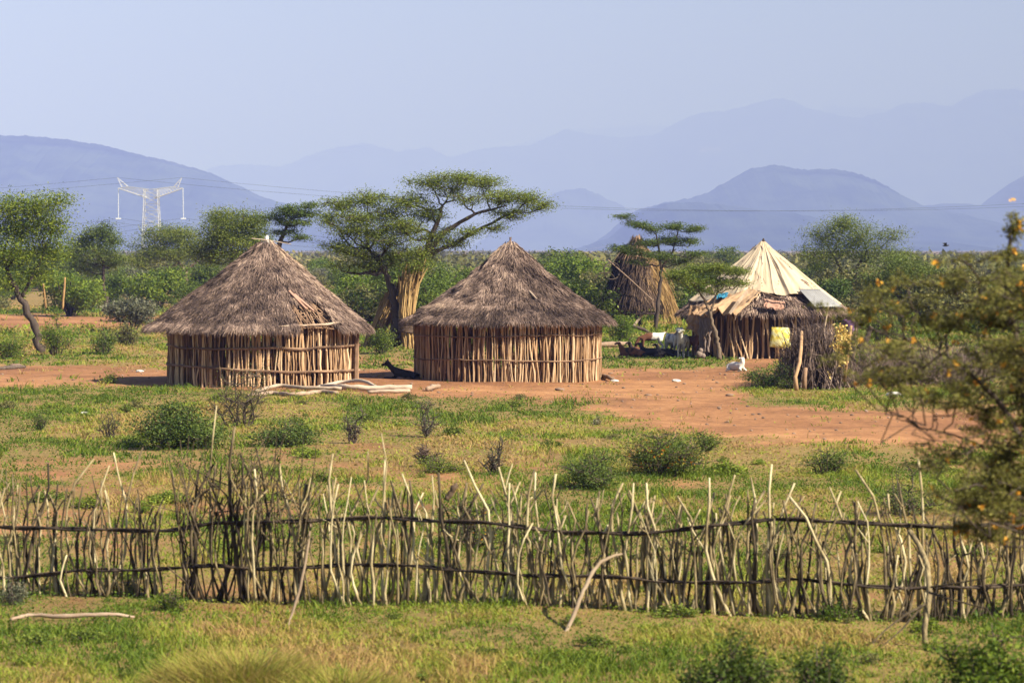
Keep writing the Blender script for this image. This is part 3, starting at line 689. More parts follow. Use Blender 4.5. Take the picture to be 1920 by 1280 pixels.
def hill(name, D, depth, prof, rough=1.5, seed=0, label=None):
    xs = np.linspace(prof[0][0], prof[-1][0], 420)
    pr = np.interp(xs, [p[0] for p in prof], [p[1] for p in prof])
    k_ = np.ones(5) / 5; prs = np.convolve(np.pad(pr, 2, 'edge'), k_, 'valid')
    prs = prs - (fbm(xs * .045, xs * 0, seed + 60, 5) - .5) * rough * 8 - (fbm(xs * .16, xs * 0, seed + 65, 4) - .5) * 5
    H = np.maximum((468 - prs) / F * D + CAMH, -.5)
    vs = np.linspace(0, 2, 41)
    X = np.repeat((((xs - 960) / F) * D)[None], len(vs), 0); V = np.repeat(vs[:, None], len(xs), 1)
    sp = .6 * fbm(X / (depth * .30), V * 2.2, seed + 70, 5) + .4 * (1 - np.abs(2 * fbm(X / (depth * .16) + V, V * 2.5, seed + 75, 4) - 1))
    prof_v = np.where(V <= 1, np.sin(V * pi / 2) ** 1.15, np.cos((V - 1) * pi / 2))
    Z = H[None] * prof_v * (1 - (1 - np.abs(1 - V)) * 0 - np.clip(1 - V, 0, 1) * (sp - .30) * 1.5 * np.clip(V * 3, 0, 1))
    Y = D + (V - 1) * depth + (fbm(X / depth, V * 0, seed + 80, 3) - .5) * depth * .6 * (1 - np.clip(np.abs(V - 1), 0, 1) ** .5 * 0) * (V < .98)
    Z = np.maximum(Z, -.5)
    lim = np.maximum((H[None] - CAMH) / D * Y + CAMH, -.5); Z = np.minimum(Z, np.where(V < 1, lim, Z))
    mb = MB(); n, k = X.shape
    i = np.arange(n - 1)[:, None] * k; j = np.arange(k - 1)[None]
    mb.add(np.stack([X, Y, Z], -1).reshape(-1, 3), np.stack([i + j, i + j + 1, i + k + j + 1, i + k + j], -1).reshape(-1, 4))
    return tag(mb.build(name, HM, smooth=True), label, kind='structure')
hill('mountains', 41000, 4400, [(780, 470), (880, 320), (950, 278), (1030, 256), (1090, 243), (1160, 238), (1250, 236), (1330, 240), (1440, 225), (1500, 215), (1560, 200), (1660, 206), (1790, 202), (1850, 200), (2000, 190), (2150, 200)], .6, 1)
hill('mountains', 29500, 4400, [(330, 400), (390, 316), (450, 307), (520, 312), (560, 300), (600, 285), (640, 276), (672, 269), (700, 272), (745, 285), (775, 281), (803, 275), (845, 297), (900, 280), (940, 272), (985, 276), (1030, 255), (1062, 243), (1100, 252), (1160, 258), (1225, 255), (1260, 236), (1290, 217), (1315, 212), (1370, 208), (1410, 197), (1455, 187), (1490, 192), (1520, 207), (1600, 222), (1660, 212), (1690, 196), (1740, 192), (1785, 203), (1815, 182), (1850, 168), (1890, 170), (1930, 172), (2000, 185), (2200, 240)], 1.0, 2)
hill('hill', 10500, 2000, [(-260, 300), (-120, 265), (0, 254), (60, 256), (130, 262), (190, 272), (250, 287), (330, 306), (390, 323), (440, 345), (480, 366), (520, 378), (580, 390), (660, 420), (760, 468), (800, 472)], .5, 3)
hill('hill', 17000, 1800, [(880, 472), (940, 420), (1000, 378), (1050, 358), (1090, 352), (1130, 368), (1180, 392), (1240, 430), (1320, 472)], .7, 4)
hill('hill', 11800, 2000, [(1080, 472), (1120, 455), (1160, 420), (1195, 392), (1240, 382), (1300, 371), (1345, 352), (1380, 330), (1410, 315), (1450, 310), (1500, 318), (1555, 317), (1610, 326), (1650, 342), (1690, 365), (1730, 386), (1800, 402), (1900, 430), (2000, 472)], .6, 5)
hill('hill', 9600, 1500, [(1040, 473), (1100, 462), (1150, 442), (1200, 396), (1250, 380), (1320, 381), (1400, 392), (1500, 405), (1560, 425), (1640, 445), (1760, 455), (1850, 473)], .7, 6)
hill('hill', 15000, 2000, [(1560, 472), (1640, 420), (1700, 395), (1770, 381), (1820, 386), (1860, 382), (1890, 355), (1920, 332), (1980, 310), (2060, 330), (2200, 400)], .8, 7)

# ---------------------------------------------------------------- huts
def roof_fn(cx, cy, apex_z, prof, shift):
    """prof: list of (drop below apex, radius); returns position on the roof for angle th and 0<=s<=1"""
    pr = np.array(prof)
    seg = np.concatenate([[0], np.cumsum(np.hypot(*np.diff(pr, axis=0).T))]); seg /= seg[-1]
    def f(th, s, lift=0.0):
        dz = np.interp(s, seg, pr[:, 0]); r = np.interp(s, seg, pr[:, 1])
        wob = 1 + .035 * (fbm(np.cos(th) * 1.5 + 5, np.sin(th) * 1.5 + 5 + s * .5, 91) - .5) * 2
        r = r * wob + lift * .6
        return np.stack([cx + shift[0] * s + r * np.cos(th), cy + shift[1] * s + r * np.sin(th), apex_z - dz + lift * .8], -1)
    return f

def thatch(rf, n, base_n=96, seed=0, skip=None, tone=None, smax=1.0, strand=(.10, .32), wid=.0085, shaggy=.06):
    mb = MB()
    th = np.linspace(0, 2 * pi, base_n, endpoint=False); ss = np.linspace(.0, .985 * smax, 22)
    TH, S = np.meshgrid(th, ss); V = rf(TH, S, -.06)
    k = base_n; i = np.arange(len(ss) - 1)[:, None] * k; j = np.arange(k)[None]
    Q = np.stack([i + j, i + k + j, i + k + (j + 1) % k, i + (j + 1) % k], -1).reshape(-1, 4)
    if skip is not None:
        ctr_t = (TH[:-1] + pi / base_n).ravel(); ctr_s = S[:-1].ravel() + .02
        Q = Q[~skip(ctr_t, ctr_s)]
    mb.add(V.reshape(-1, 3), Q, None, .2)
    th = rng.random(n) * 2 * pi; s = np.sqrt(rng.random(n)) * 1.0 * smax
    ne = n // 4; s[:ne] = smax * (.93 + .07 * rng.random(ne))
    if skip is not None:
        kp = ~skip(th, s); th, s = th[kp], s[kp]; n = len(th)
    L = strand[0] + (strand[1] - strand[0]) * rng.random(n)
    lay = fbm(th * 6, s * 12, seed + 3, 3)
    lift = .01 + shaggy * (2.6 * lay - .9) + .02 * rng.random(n)
    lift = np.maximum(lift, -.02)
    dth = (rng.standard_normal(n) * .10) * L / np.maximum(.5, 3 * s)
    p0 = rf(th, s, lift)
    dsl = .25 * L / 1.0
    e = rf(th + dth, np.minimum(s + .01, 1.02), lift) - p0
    a = rf(th, np.full(n, .5), 0) * 0
    slope = rf(th + dth, s, 0) - rf(th + dth, s - .04, 0); slope /= np.linalg.norm(slope, axis=1)[:, None]
    tang = np.stack([-np.sin(th), np.cos(th), 0 * th], 1)
    dirv = slope + tang * (rng.standard_normal(n) * .30)[:, None] + rng.standard_normal((n, 3)) * .10
    dirv /= np.linalg.norm(dirv, axis=1)[:, None]
    over = np.clip((s / smax - .9) * 10, 0, 1)[:, None]
    p1 = p0 + dirv * (L * .5)[:, None]
    p2 = p0 + dirv * L[:, None] + np.array([0, 0, -1]) * (over * (L * .10)[:, None])
    p2[:, 2] += .03 * rng.standard_normal(n)
    nrm = np.cross(slope, tang); ro = rng.standard_normal(n)[:, None] * .7
    wv = tang * np.cos(ro) + nrm * np.sin(ro)
    t0 = .43 + (lay - .5) * .8 + .13 * rng.standard_normal(n)
    if tone is not None: t0 = t0 + tone(th, s)
    mb.ribbons(p0, p1, p2, wv * (wid * (.6 + .8 * rng.random(n)))[:, None], np.clip(t0, 0, 1))
    return mb

def pole_wall(cx, cy, r, h, n, seed=0, skip=None, rad=(.028, .05), hvar=.1, tint=(.55, .17), back=True):
    mb = MB()
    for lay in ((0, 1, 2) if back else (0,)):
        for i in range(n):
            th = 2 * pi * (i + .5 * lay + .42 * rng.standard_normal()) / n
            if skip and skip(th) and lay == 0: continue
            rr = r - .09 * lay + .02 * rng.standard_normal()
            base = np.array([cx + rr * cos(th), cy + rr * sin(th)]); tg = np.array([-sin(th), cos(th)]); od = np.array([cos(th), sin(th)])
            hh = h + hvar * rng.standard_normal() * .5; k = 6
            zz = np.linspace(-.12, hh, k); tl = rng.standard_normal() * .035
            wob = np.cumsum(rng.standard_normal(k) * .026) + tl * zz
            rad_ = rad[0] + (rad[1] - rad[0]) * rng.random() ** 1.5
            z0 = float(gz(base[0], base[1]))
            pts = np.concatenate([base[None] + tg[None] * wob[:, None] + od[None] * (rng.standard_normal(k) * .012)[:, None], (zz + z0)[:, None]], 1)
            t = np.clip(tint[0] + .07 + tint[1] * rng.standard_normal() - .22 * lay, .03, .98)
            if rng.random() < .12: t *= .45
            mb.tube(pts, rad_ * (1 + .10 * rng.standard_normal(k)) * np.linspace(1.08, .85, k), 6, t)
    return mb
def ring_rail(cx, cy, r, zf, t0=0, t1=2 * pi, rad=.028, seed=0, dbl=False):
    th = np.linspace(t0, t1, 70); mb = MB()
    for q in range(2 if dbl else 1):
        z = np.array([zf(t) for t in th]) + (fbm(th * 3 + q * 9, th * 0, seed) - .5) * .12 + q * .03
        rr = r + .02 * (fbm(th * 9, th * 0 + q, seed + 4) - .5) * 2
        mb.tube(np.stack([cx + rr * np.cos(th), cy + rr * np.sin(th), z], 1), rad * (1 + .35 * (fbm(th * 14, th * 0, seed + 9) - .5) * 2), 6, np.clip(.45 + 1.2 * (fbm(th * 7, th * 0, seed + 2) - .5), 0, 1))
    return mb

FRONT = -pi / 2
def angd(th, c): return (th - c + pi) % (2 * pi) - pi

# --- hut 1 (left)
Y1 = 82.0; sc1 = Y1 / F
c1 = P(494, 718, Y1); X1 = c1[0]
root1 = thing('thatched_hut', (X1, Y1, 0), 'round stick walled hut whose grey thatch has a torn patch at its right edge', 'hut', 'thatched huts')
az1 = P(501, 450, Y1)[2]
prof1 = [(0, .03), (.20, .30), (.55, .68), (1.0, 1.22), (1.42, 1.72), (1.80, 2.20), (2.12, 2.60), (2.52, 3.10)]
rf1 = roof_fn(X1 + .10, Y1, az1, prof1, (-.20, 0))
def skip1(th, s): return (np.abs(angd(th, radians(-52))) < radians(13) * (.7 + .5 * fbm(th * 9, s * 6, 5))) & (s > .80 - .22 * fbm(th * 6, s * 3, 8))
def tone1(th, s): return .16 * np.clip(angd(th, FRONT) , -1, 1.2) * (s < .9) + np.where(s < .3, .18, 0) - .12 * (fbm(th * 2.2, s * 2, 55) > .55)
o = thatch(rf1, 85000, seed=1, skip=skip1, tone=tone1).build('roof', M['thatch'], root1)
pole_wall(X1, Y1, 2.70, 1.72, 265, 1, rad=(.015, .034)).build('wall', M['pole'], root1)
ring_rail(X1, Y1, 2.765, lambda t: 1.10, seed=1, rad=.034).build('binding_rail', M['rail'], root1)
ring_rail(X1, Y1, 2.765, lambda t: .50 - .10 * np.sin(t + pi / 2), seed=2, rad=.034).build('binding_rail', M['rail'], root1)
ring_rail(X1 - .12, Y1, 2.98, lambda t: 1.70 + .12 * (t - radians(-75)), radians(-75), radians(-30), seed=3, rad=.030).build('eave_pole', M['log'], root1)
mb = MB()  # bare laths of the torn patch
for k in range(34):
    th = radians(-52) + rng.uniform(-.30, .30); s0 = rng.uniform(.55, .8)
    mb.tube(np.array([rf1(np.array(th + .04 * rng.standard_normal()), np.array(s0), -.05), rf1(np.array(th + .10 * rng.standard_normal()), np.array(.97), -.05 + .04 * rng.random())]), [.022, .014], 5, rng.uniform(.2, .8))
for k in range(7):
    s0 = .72 + .04 * k; ths = radians(-52) + np.linspace(-.3, .3, 6) + .03 * rng.standard_normal(6)
    mb.tube(np.array([rf1(np.array(t), np.array(s0 + .01 * rng.standard_normal()), -.06) for t in ths]), .016, 5, rng.uniform(.2, .7))
mb.build('roof_lath', M['rail'], root1)
mb = MB(); th = radians(-56)
for k, (ta, sa, tb_, sb_) in enumerate([(-.10, .60, .02, .80), (-.05, .64, .10, .82)]):
    a = rf1(np.array(th + ta), np.array(sa), .10); b = rf1(np.array(th + tb_), np.array(sb_), .10)
    mb.tube(curve(a, b, [0, 0, .0], 3), [.05, .045, .035], 5, .6)
mb.build('roof_plank', M['plank'], root1)
mb = MB(); ap = rf1(np.array(0.), np.array(0.), 0)
ap = np.array([X1 + .10, Y1, az1])
mb.tube([ap - [0, 0, .25], ap + [0, 0, .06], ap + [.02, 0, .14]], [.09, .06, .03], 7, .9)
mb.build('finial', M['scrap'], root1)
mb = MB(); mb.tube([P(472, 447, Y1 - .2), P(500, 450, Y1 - .12), P(546, 458, Y1 - .2)], [.012, .016, .010], 5, .8)
mb.tube([P(508, 470, Y1 - .2), P(498, 446, Y1)], [.015, .012], 5, .7)
mb.build('ridge_stick', M['log'], root1)
mb = MB(); a = radians(-16)
for dth, r_, tn in ((0, .075, .35), (.05, .05, .6)):
    p = np.array([X1 + 2.79 * cos(a + dth), Y1 + 2.79 * sin(a + dth), -.1])
    mb.tube([p, p + [.02, 0, .9], p + [.05, 0, 1.75]], [r_, r_ * .95, r_ * .9], 7, tn)
mb.build('corner_post', M['rail'], root1)

# --- hut 2 (centre)
Y2 = 85.0
c2 = P(952, 710, Y2); X2 = c2[0]
root2 = thing('thatched_hut', (X2, Y2, 0), 'round stick walled hut with whole dark thatch at the centre, dog beside it', 'hut', 'thatched huts')
az2 = P(958, 453, Y2)[2]
prof2 = [(0, .04), (.16, .20), (.55, .62), (.92, 1.02), (1.25, 1.42), (1.58, 1.80), (1.90, 2.30), (2.14, 2.70), (2.34, 2.98)]
rf2 = roof_fn(X2 + .08, Y2, az2, prof2, (-.02, 0))
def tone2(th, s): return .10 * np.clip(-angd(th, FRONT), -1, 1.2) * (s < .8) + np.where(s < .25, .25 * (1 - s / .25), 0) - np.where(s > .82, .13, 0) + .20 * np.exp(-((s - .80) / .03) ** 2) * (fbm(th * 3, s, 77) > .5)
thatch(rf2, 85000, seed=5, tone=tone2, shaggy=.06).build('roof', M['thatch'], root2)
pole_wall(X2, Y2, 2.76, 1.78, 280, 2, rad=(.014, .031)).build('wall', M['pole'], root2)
ring_rail(X2, Y2, 2.815, lambda t: 1.34 + .03 * np.cos(t), seed=11, rad=.020).build('binding_rail', M['rail'], root2)
ring_rail(X2, Y2, 2.815, lambda t: .64, seed=12, rad=.020).build('binding_rail', M['rail'], root2)
mb = MB(); ap = np.array([X2 + .08, Y2, az2])
for k in range(26):
    a = k * .6; mb.tube([ap + [.07 * cos(a), .07 * sin(a), -.18], ap + [.02 * cos(a + .6), .02 * sin(a + .6), .04], ap + [.03 * cos(a), .03 * sin(a), .09 + .05 * rng.random()]], [.012, .01, .006], 4, rng.uniform(.2, .6))
mb.build('finial', M['thatch'], root2)
mb = MB()
a = rf2(np.array(radians(-71)), np.array(.60), .08); b = rf2(np.array(radians(-68)), np.array(.70), .08)
mb.tube([a, (a + b) / 2, b], [.025, .025, .02], 5, .7)
mb.build('roof_stick', M['log'], root2)

# --- hut 3 (cloth roof)
Y3 = 103.0
X3 = P(1430, 665, Y3)[0]
root3 = thing('cloth_roofed_hut', (X3, Y3, 0), 'round hut with a cream cloth over its pointed roof and ragged sides', 'hut')
az3 = P(1429, 456, Y3)[2]
prof3 = [(0, .03), (.35, .36), (.8, .84), (1.3, 1.42), (1.75, 1.98), (2.1, 2.42), (2.32, 2.72), (2.46, 2.90)]
rf3 = roof_fn(X3, Y3, az3, prof3, (.02, 0))
thatch(rf3, 12000, seed=9, tone=lambda th, s: .12 + 0 * s, wid=.014, shaggy=.09, strand=(.2, .42)).build('roof', M['thatch'], root3)
# cloth: a pleated sheet over the cone
mb = MB(); nth, ns = 520, 46
th = np.linspace(radians(-205), radians(38), nth); S_ = np.linspace(0.0, 1, ns)
TH, SS = np.meshgrid(th, S_)
ed = np.interp(np.degrees(th), [-205, -165, -140, -125, -112, -100, -88, -75, -60, -45, -30, -15, 5, 38], [.88, .88, .84, .78, .70, .70, .74, .78, .76, .79, .86, .93, .97, .95]) + .03 * (fbm(th * 9, th * 0, 14) - .5)
s = SS * ed[None]
def ridge(x, seed, p=3): return (1 - np.abs(2 * (fbm(x, x * 0 + seed, seed, 3) - .5)) * 2.0).clip(0, 1) ** p
amp = np.clip(SS * 2.5, .25, 1)
fold = .13 * ridge(TH * 3.2 + .5 * SS * fbm(TH * 2, SS, 6), 3, 4) * (fbm(TH * 1.7, SS * .6, 12) * 1.6 - .1).clip(.1, 1) + .055 * ridge(TH * 9 + .3 * SS, 4, 3) * (1 - SS * .75) * fbm(TH * 3, SS * 2, 13) + .03 * fbm(TH * 8, SS * 7, 5)
fold = fold * amp * np.interp(s, [0, .15, 1], [.5, 1, 1])
V = rf3(TH, s, .08) + np.stack([np.cos(TH), np.sin(TH), np.full_like(TH, .7)], -1) * fold[..., None]
V[..., 2] += .06 * (fbm(TH * 4, s * 5, 44) - .5)
i = np.arange(ns - 1)[:, None] * nth; j = np.arange(nth - 1)[None]
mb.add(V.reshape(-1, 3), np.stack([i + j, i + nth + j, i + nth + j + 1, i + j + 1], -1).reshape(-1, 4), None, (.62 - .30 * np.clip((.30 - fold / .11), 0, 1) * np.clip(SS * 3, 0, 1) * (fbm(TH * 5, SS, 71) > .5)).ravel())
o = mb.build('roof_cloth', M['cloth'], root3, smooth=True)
md = o.modifiers.new('thick', 'SOLIDIFY'); md.thickness = .015
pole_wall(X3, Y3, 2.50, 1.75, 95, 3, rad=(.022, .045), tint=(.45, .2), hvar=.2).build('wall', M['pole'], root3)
# dark inner shell added so the gaps between the poles look dark
mb = MB(); th = np.linspace(0, 2 * pi, 90); zz = np.linspace(-.05, 1.7, 6); TH, ZZ = np.meshgrid(th, zz)
rr = 2.34 + .04 * fbm(TH * 8, ZZ * 3, 4)
V = np.stack([X3 + rr * np.cos(TH), Y3 + rr * np.sin(TH), ZZ], -1); i = np.arange(5)[:, None] * 90; j = np.arange(89)[None]
mb.add(V.reshape(-1, 3), np.stack([i + j, i + j + 1, i + 90 + j + 1, i + 90 + j], -1).reshape(-1, 4), None, .3)
mb.build('dark_inner_shell', M['reed'], root3)
for k in range(16):
    mb = MB(); a = rng.uniform(radians(-140), radians(-60)); p = np.array([X3 + 2.62 * cos(a), Y3 + 2.62 * sin(a), -.05]); q = p + [rng.normal() * .25, .12, rng.uniform(.7, 1.7)]
    mb.tube(curve(p, q, jit([0, 0, 0], .05), 4), np.linspace(.03, .02, 4), 5, rng.uniform(.5, .9))
    mb.build('prop_stick', M['pole'], root3)
mb = MB(); ap = np.array([X3, Y3, az3])
mb.tube([ap + [-.0, 0, -.2], ap + [.0, 0, .05], ap + [.02, 0, .18]], [.11, .07, .02], 6, .2)
mb.tube([ap + [-.1, 0, .02], ap + [.08, 0, .10]], [.03, .012], 5, .2)
mb.build('finial', M['brush'], root3)
# corrugated iron sheet lying on the eave
def quad_sheet(A, B, C, D, nu, nv, fn):
    u = np.linspace(0, 1, nu); v = np.linspace(0, 1, nv); U, W = np.meshgrid(u, v)
    Pt = (1 - U)[..., None] * (1 - W)[..., None] * A + U[..., None] * (1 - W)[..., None] * B + U[..., None] * W[..., None] * C + (1 - U)[..., None] * W[..., None] * D
    nn = np.cross(B - A, D - A); nn = nn / np.linalg.norm(nn); nn = nn * (1 if nn[2] > 0 or (abs(nn[2]) < .15 and nn[1] < 0) else -1)
    Pt = Pt + nn * fn(U, W)[..., None]
    i = np.arange(nv - 1)[:, None] * nu; j = np.arange(nu - 1)[None]
    return Pt.reshape(-1, 3), np.stack([i + j, i + j + 1, i + nu + j + 1, i + nu + j], -1).reshape(-1, 4)
th0 = radians(-62); th1 = radians(-33)
A = rf3(np.array(th0), np.array(.74), .27); B = rf3(np.array(th1), np.array(.74), .24); C = rf3(np.array(th1 + .06), np.array(1.0), .22); D = rf3(np.array(th0 + .06), np.array(1.02), .24)
V, Q = quad_sheet(A, B, C, D, 90, 10, lambda u, w: .018 * np.sin(u * 2 * pi * 13) + .02)
mb = MB(); mb.add(V, Q, None, .6); o = mb.build('iron_sheet', M['iron'], root3, smooth=True)
o.modifiers.new('thick', 'SOLIDIFY').thickness = .006
tag(o)
def drape(name, pts, mat, parent, n=40, amp=.08, seed=0, tint=.5, thick=.015):
    A, B, C, D = [np.array(p) for p in pts]
    V, Q = quad_sheet(A, B, C, D, n, n, lambda u, w: amp * (ridge(u * 5 + w * .6, seed + 3, 2) - .3) * (.4 + .6 * w) + amp * .6 * (fbm(u * 7, w * 7, seed) - .5))
    u = np.tile(np.linspace(0, 1, n), n); w = np.repeat(np.linspace(0, 1, n), n)
    V = V + np.stack([.12 * (fbm(w * 4, u * 0, seed + 1) - .5) * np.sign(u - .5) * np.abs(u - .5) * 4, 0 * u, .16 * (fbm(u * 5, w * 0, seed + 2) - .5) * np.clip(w * 2 - 1, 0, 1) * 2], -1)
    mb = MB(); mb.add(V, Q, None, tint); o = mb.build(name, M[mat], parent, smooth=True)
    o.modifiers.new('thick', 'SOLIDIFY').thickness = thick
    return o
# old cloths hanging over the left eave
drape('draped_cloth', [P(1400, 538, 101.4), P(1428, 548, 100.4), P(1378, 590, 99.9), P(1330, 585, 100.4)], 'brown_cloth', root3, seed=2, tint=.75, amp=.14)
drape('draped_cloth', [P(1345, 556, 101.6), P(1372, 552, 100.9), P(1335, 596, 100.3), P(1292, 590, 100.9)], 'brown_cloth', root3, seed=5, tint=.55, amp=.16)
drape('draped_cloth', [P(1293, 572, 101.2), P(1338, 578, 100.7), P(1330, 638, 100.4), P(1286, 618, 101.0)], 'brown_cloth', root3, seed=7, tint=.45, amp=.2)
drape('draped_cloth', [P(1306, 585, 100.9), P(1340, 585, 100.5), P(1330, 656, 100.3), P(1312, 660, 100.4)], 'grey_cloth', root3, seed=11, tint=.45, amp=.16)
drape('draped_cloth', [P(1345, 552, 101.4), P(1366, 548, 101.2), P(1362, 558, 100.8), P(1338, 562, 101.0)], 'blue_tarp', root3, seed=13, tint=.6, amp=.05)
drape('draped_cloth', [P(1432, 560, 100.15), P(1470, 566, 100.1), P(1466, 580, 99.95), P(1436, 578, 99.95)], 'plank', root3, seed=17, tint=.5, amp=.05)
mb = MB(); mb.tube([P(1400, 547, 100.2), P(1384, 566, 99.9), P(1368, 588, 99.8)], [.075, .07, .06], 5, .7); mb.build('roof_plank', M['log'], root3)
mb = MB(); mb.tube([P(1430, 549, 100.05), P(1450, 556, 99.95), P(1490, 566, 99.95)], [.025, .03, .02], 5, .1); mb.build('roof_stick', M['rail'], root3)
# yellow sack hanging on the wall
u = np.linspace(0, 1, 28); U, W = np.meshgrid(u, u)
def sack(sgn):
    A, B, C, D = P(1446, 613, 100.25), P(1480, 614, 100.25), P(1483, 655, 100.2), P(1443, 650, 100.2)
    V, Q = quad_sheet(A, B, C, D, 28, 28, lambda a, b: 0 * a)
    b = (np.sin(U * pi) * np.sin(W * pi)) ** .5 * .13 + .05 * (fbm(U * 6, W * 6, 8) - .5) * np.sin(U * pi) * np.sin(W * pi)
    V = V.reshape(28, 28, 3); V[..., 1] -= sgn * b; V[..., 0] += .05 * (fbm(W * 4, U * 2, 9) - .5)
    return V.reshape(-1, 3), Q if sgn > 0 else Q[:, ::-1]
mb = MB()
for sg in (1, -1): mb.add(*sack(sg), None, .42)
tag(mb.build('yellow_sack', M['yellow_sack'], smooth=True), 'crumpled yellow and white sack hanging on the wall of the cloth roofed hut', 'sack')
# small brown and white bundle of things by the hut door
mb = MB()
for (px, py, r_) in [(1311, 664, .13), (1318, 667, .10), (1314, 657, .09)]:
    p = P(px, py, 99.9); t = np.linspace(0, pi, 7); mb.tube(np.stack([0 * t + p[0], 0 * t + p[1], p[2] - r_ * np.cos(t)], 1), np.maximum(r_ * np.sin(t), .004), 9, .6)
tag(mb.build('bundle', M['grey_cloth'], smooth=True), 'small rounded bundle on the ground by the draped cloth', 'bundle')

# ---------------------------------------------------------------- granary on legs
YG = 139.0
XG = P(1190, 600, YG)[0]; rootG = thing('granary', (XG, YG, 0), 'raised reed granary with a pointed top behind the thin acacia', 'granary')
azG = P(1194, 440, YG)[2]
profG = [(0, .06), (.45, .24), (.9, .58), (1.3, .82), (2.0, 1.06), (2.7, 1.28), (3.1, 1.42)]
rfG = roof_fn(XG + .1, YG, azG, profG, (-.12, 0))
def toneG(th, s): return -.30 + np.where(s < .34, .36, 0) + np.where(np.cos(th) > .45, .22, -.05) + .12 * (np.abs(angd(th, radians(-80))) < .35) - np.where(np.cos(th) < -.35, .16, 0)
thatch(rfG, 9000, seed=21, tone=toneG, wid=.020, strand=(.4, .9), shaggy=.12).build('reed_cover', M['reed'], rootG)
mb = MB()
for k in range(230):  # long golden straw trailing on the right
    th = radians(-35) + rng.normal() * .28; s0 = rng.uniform(.35, .8)
    a = rfG(np.array(th), np.array(s0), .12); b = a + np.array([rng.uniform(.5, 1.15), rng.normal() * .15, 0]); b[2] = max(.25, a[2] - rng.uniform(1.4, 3.0))
    t = np.linspace(0, 1, 4)[:, None]; pts = a * (1 - t) + b * t; pts[1:3, 0] += .12
    mb.tube(pts, [.016, .016, .014, .008], 3, rng.uniform(.2, .9), cap=False)
mb.build('straw_drape', M['straw_gold'], rootG)
for (px, py) in [(1174, 616), (1229, 618), (1200, 606), (1150, 606)]:
    mb = MB(); p = P(px, py, YG + rng.uniform(-.9, .9)); p[2] = -.1; mb.tube([p, p + [rng.normal() * .05, 0, .8], p + [rng.normal() * .1, 0, 1.7]], [.09, .08, .07], 6, .3); mb.build('leg', M['bark'], rootG)
mb = MB(); mb.tube([P(1182, 618, YG - 1.4), P(1205, 588, YG - 1.3), P(1224, 560, YG - 1.2)], [.07, .07, .05], 6, .8); mb.tube([P(1140, 487, YG - 1.2), P(1180, 522, YG - 1.6), P(1224, 563, YG - 1.9)], .028, 5, .4)
mb.build('brace', M['log'], rootG)
mb = MB(); th = np.linspace(0, 2 * pi, 40); zr = P(1190, 587, YG)[2]
mb.tube(np.stack([XG + 1.5 * np.cos(th), YG + 1.5 * np.sin(th), 0 * th + zr], 1), .06, 6, .3, cap=False)
for k in range(12): mb.tube([[XG - 1.45 + .25 * k, YG - 1.2, zr], [XG - 1.45 + .25 * k, YG + 1.2, zr]], .05, 5, .3)
mb.build('platform', M['bark'], rootG)
for (px, py, rx, ry, lab) in [(1134, 531, 20, 22, 'large dark bent hoop leaning on the left of the granary'), (1147, 508, 15, 17, 'smaller dark bent hoop against the granary, above the larger one')]:
    mb = MB(); th = np.linspace(-.2, 2 * pi - .3, 34); c = P(px, py, YG - 1.75); s_ = YG / F
    mb.tube(np.stack([c[0] + rx * s_ * np.cos(th), c[1] + .5 * np.cos(th), c[2] + ry * s_ * np.sin(th) * (1 + .1 * np.cos(2 * th))], 1), .028, 6, .35)
    tag(mb.build('hoop', M['bark'], smooth=True), lab, 'hoop')

# ---------------------------------------------------------------- stalk bundles stacked against the big acacia
def bundle(label, axis, radii, n, Y, tie=None, tint=.6):
    pts = np.array([P(a, b, Y + c) for a, b, c in axis]); rr = np.array(radii); k = len(pts)
    root = thing('stalk_bundle', pts[0], label, 'bundle', 'stalk bundles stacked on the acacia')
    mb = MB()
    for q in range(n):
        a = rng.random() * 2 * pi; r = np.sqrt(rng.random())
        off = np.array([cos(a), sin(a), 0]) * r
        pp = pts + off[None] * rr[:, None] + rng.standard_normal((k, 3)) * .02
        cut = rng.uniform(.72, 1.0) if rng.random() < .7 else rng.uniform(.95, 1.12)
        tt = np.linspace(0, 1, k) * cut; gi = np.linspace(0, 1, k); pp = np.stack([np.interp(tt, gi, pp[:, c]) + np.maximum(tt - 1, 0) * (pp[-1, c] - pp[-2, c]) * (k - 1) for c in range(3)], 1)
        pp[-1] += rng.standard_normal(3) * .08; pp[0] += rng.standard_normal(3) * .04
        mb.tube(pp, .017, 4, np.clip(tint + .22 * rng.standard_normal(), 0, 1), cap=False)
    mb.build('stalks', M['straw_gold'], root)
    if tie is not None:
        t = np.linspace(0, 2 * pi, 24); c, r, hgt = tie; mb = MB()
        for q in range(int(hgt / .06)):
            mb.tube(np.stack([c[0] + (r + .02) * np.cos(t), c[1] + (r + .02) * np.sin(t), c[2] + q * .06 + .02 * np.sin(t * 2 + q)], 1), .032, 5, rng.uniform(.1, .5), cap=False)
        mb.build('tie', M['reed'], root)
bundle('golden stalk bundle leaning left from the acacia trunk down behind the first hut', [(690, 660, 0), (703, 625, .1), (722, 588, .4), (742, 545, .8)], [.28, .34, .40, .34], 260, 111.8, tint=.55)
bundle('upright stalk bundle with flared golden top, right of the acacia trunk', [(768, 662, 0), (764, 622, .1), (762, 585, .2), (766, 545, .4), (776, 505, .5)], [.17, .25, .32, .34, .42], 240, 110.3, tie=(P(763, 622, 110.4), .30, .55), tint=.65)
bundle('shaded brown stalk bundle standing between the acacia trunks', [(745, 625, 0), (750, 590, .2), (757, 545, .5), (764, 520, .8)], [.26, .30, .28, .25], 160, 111.6, tint=.25)

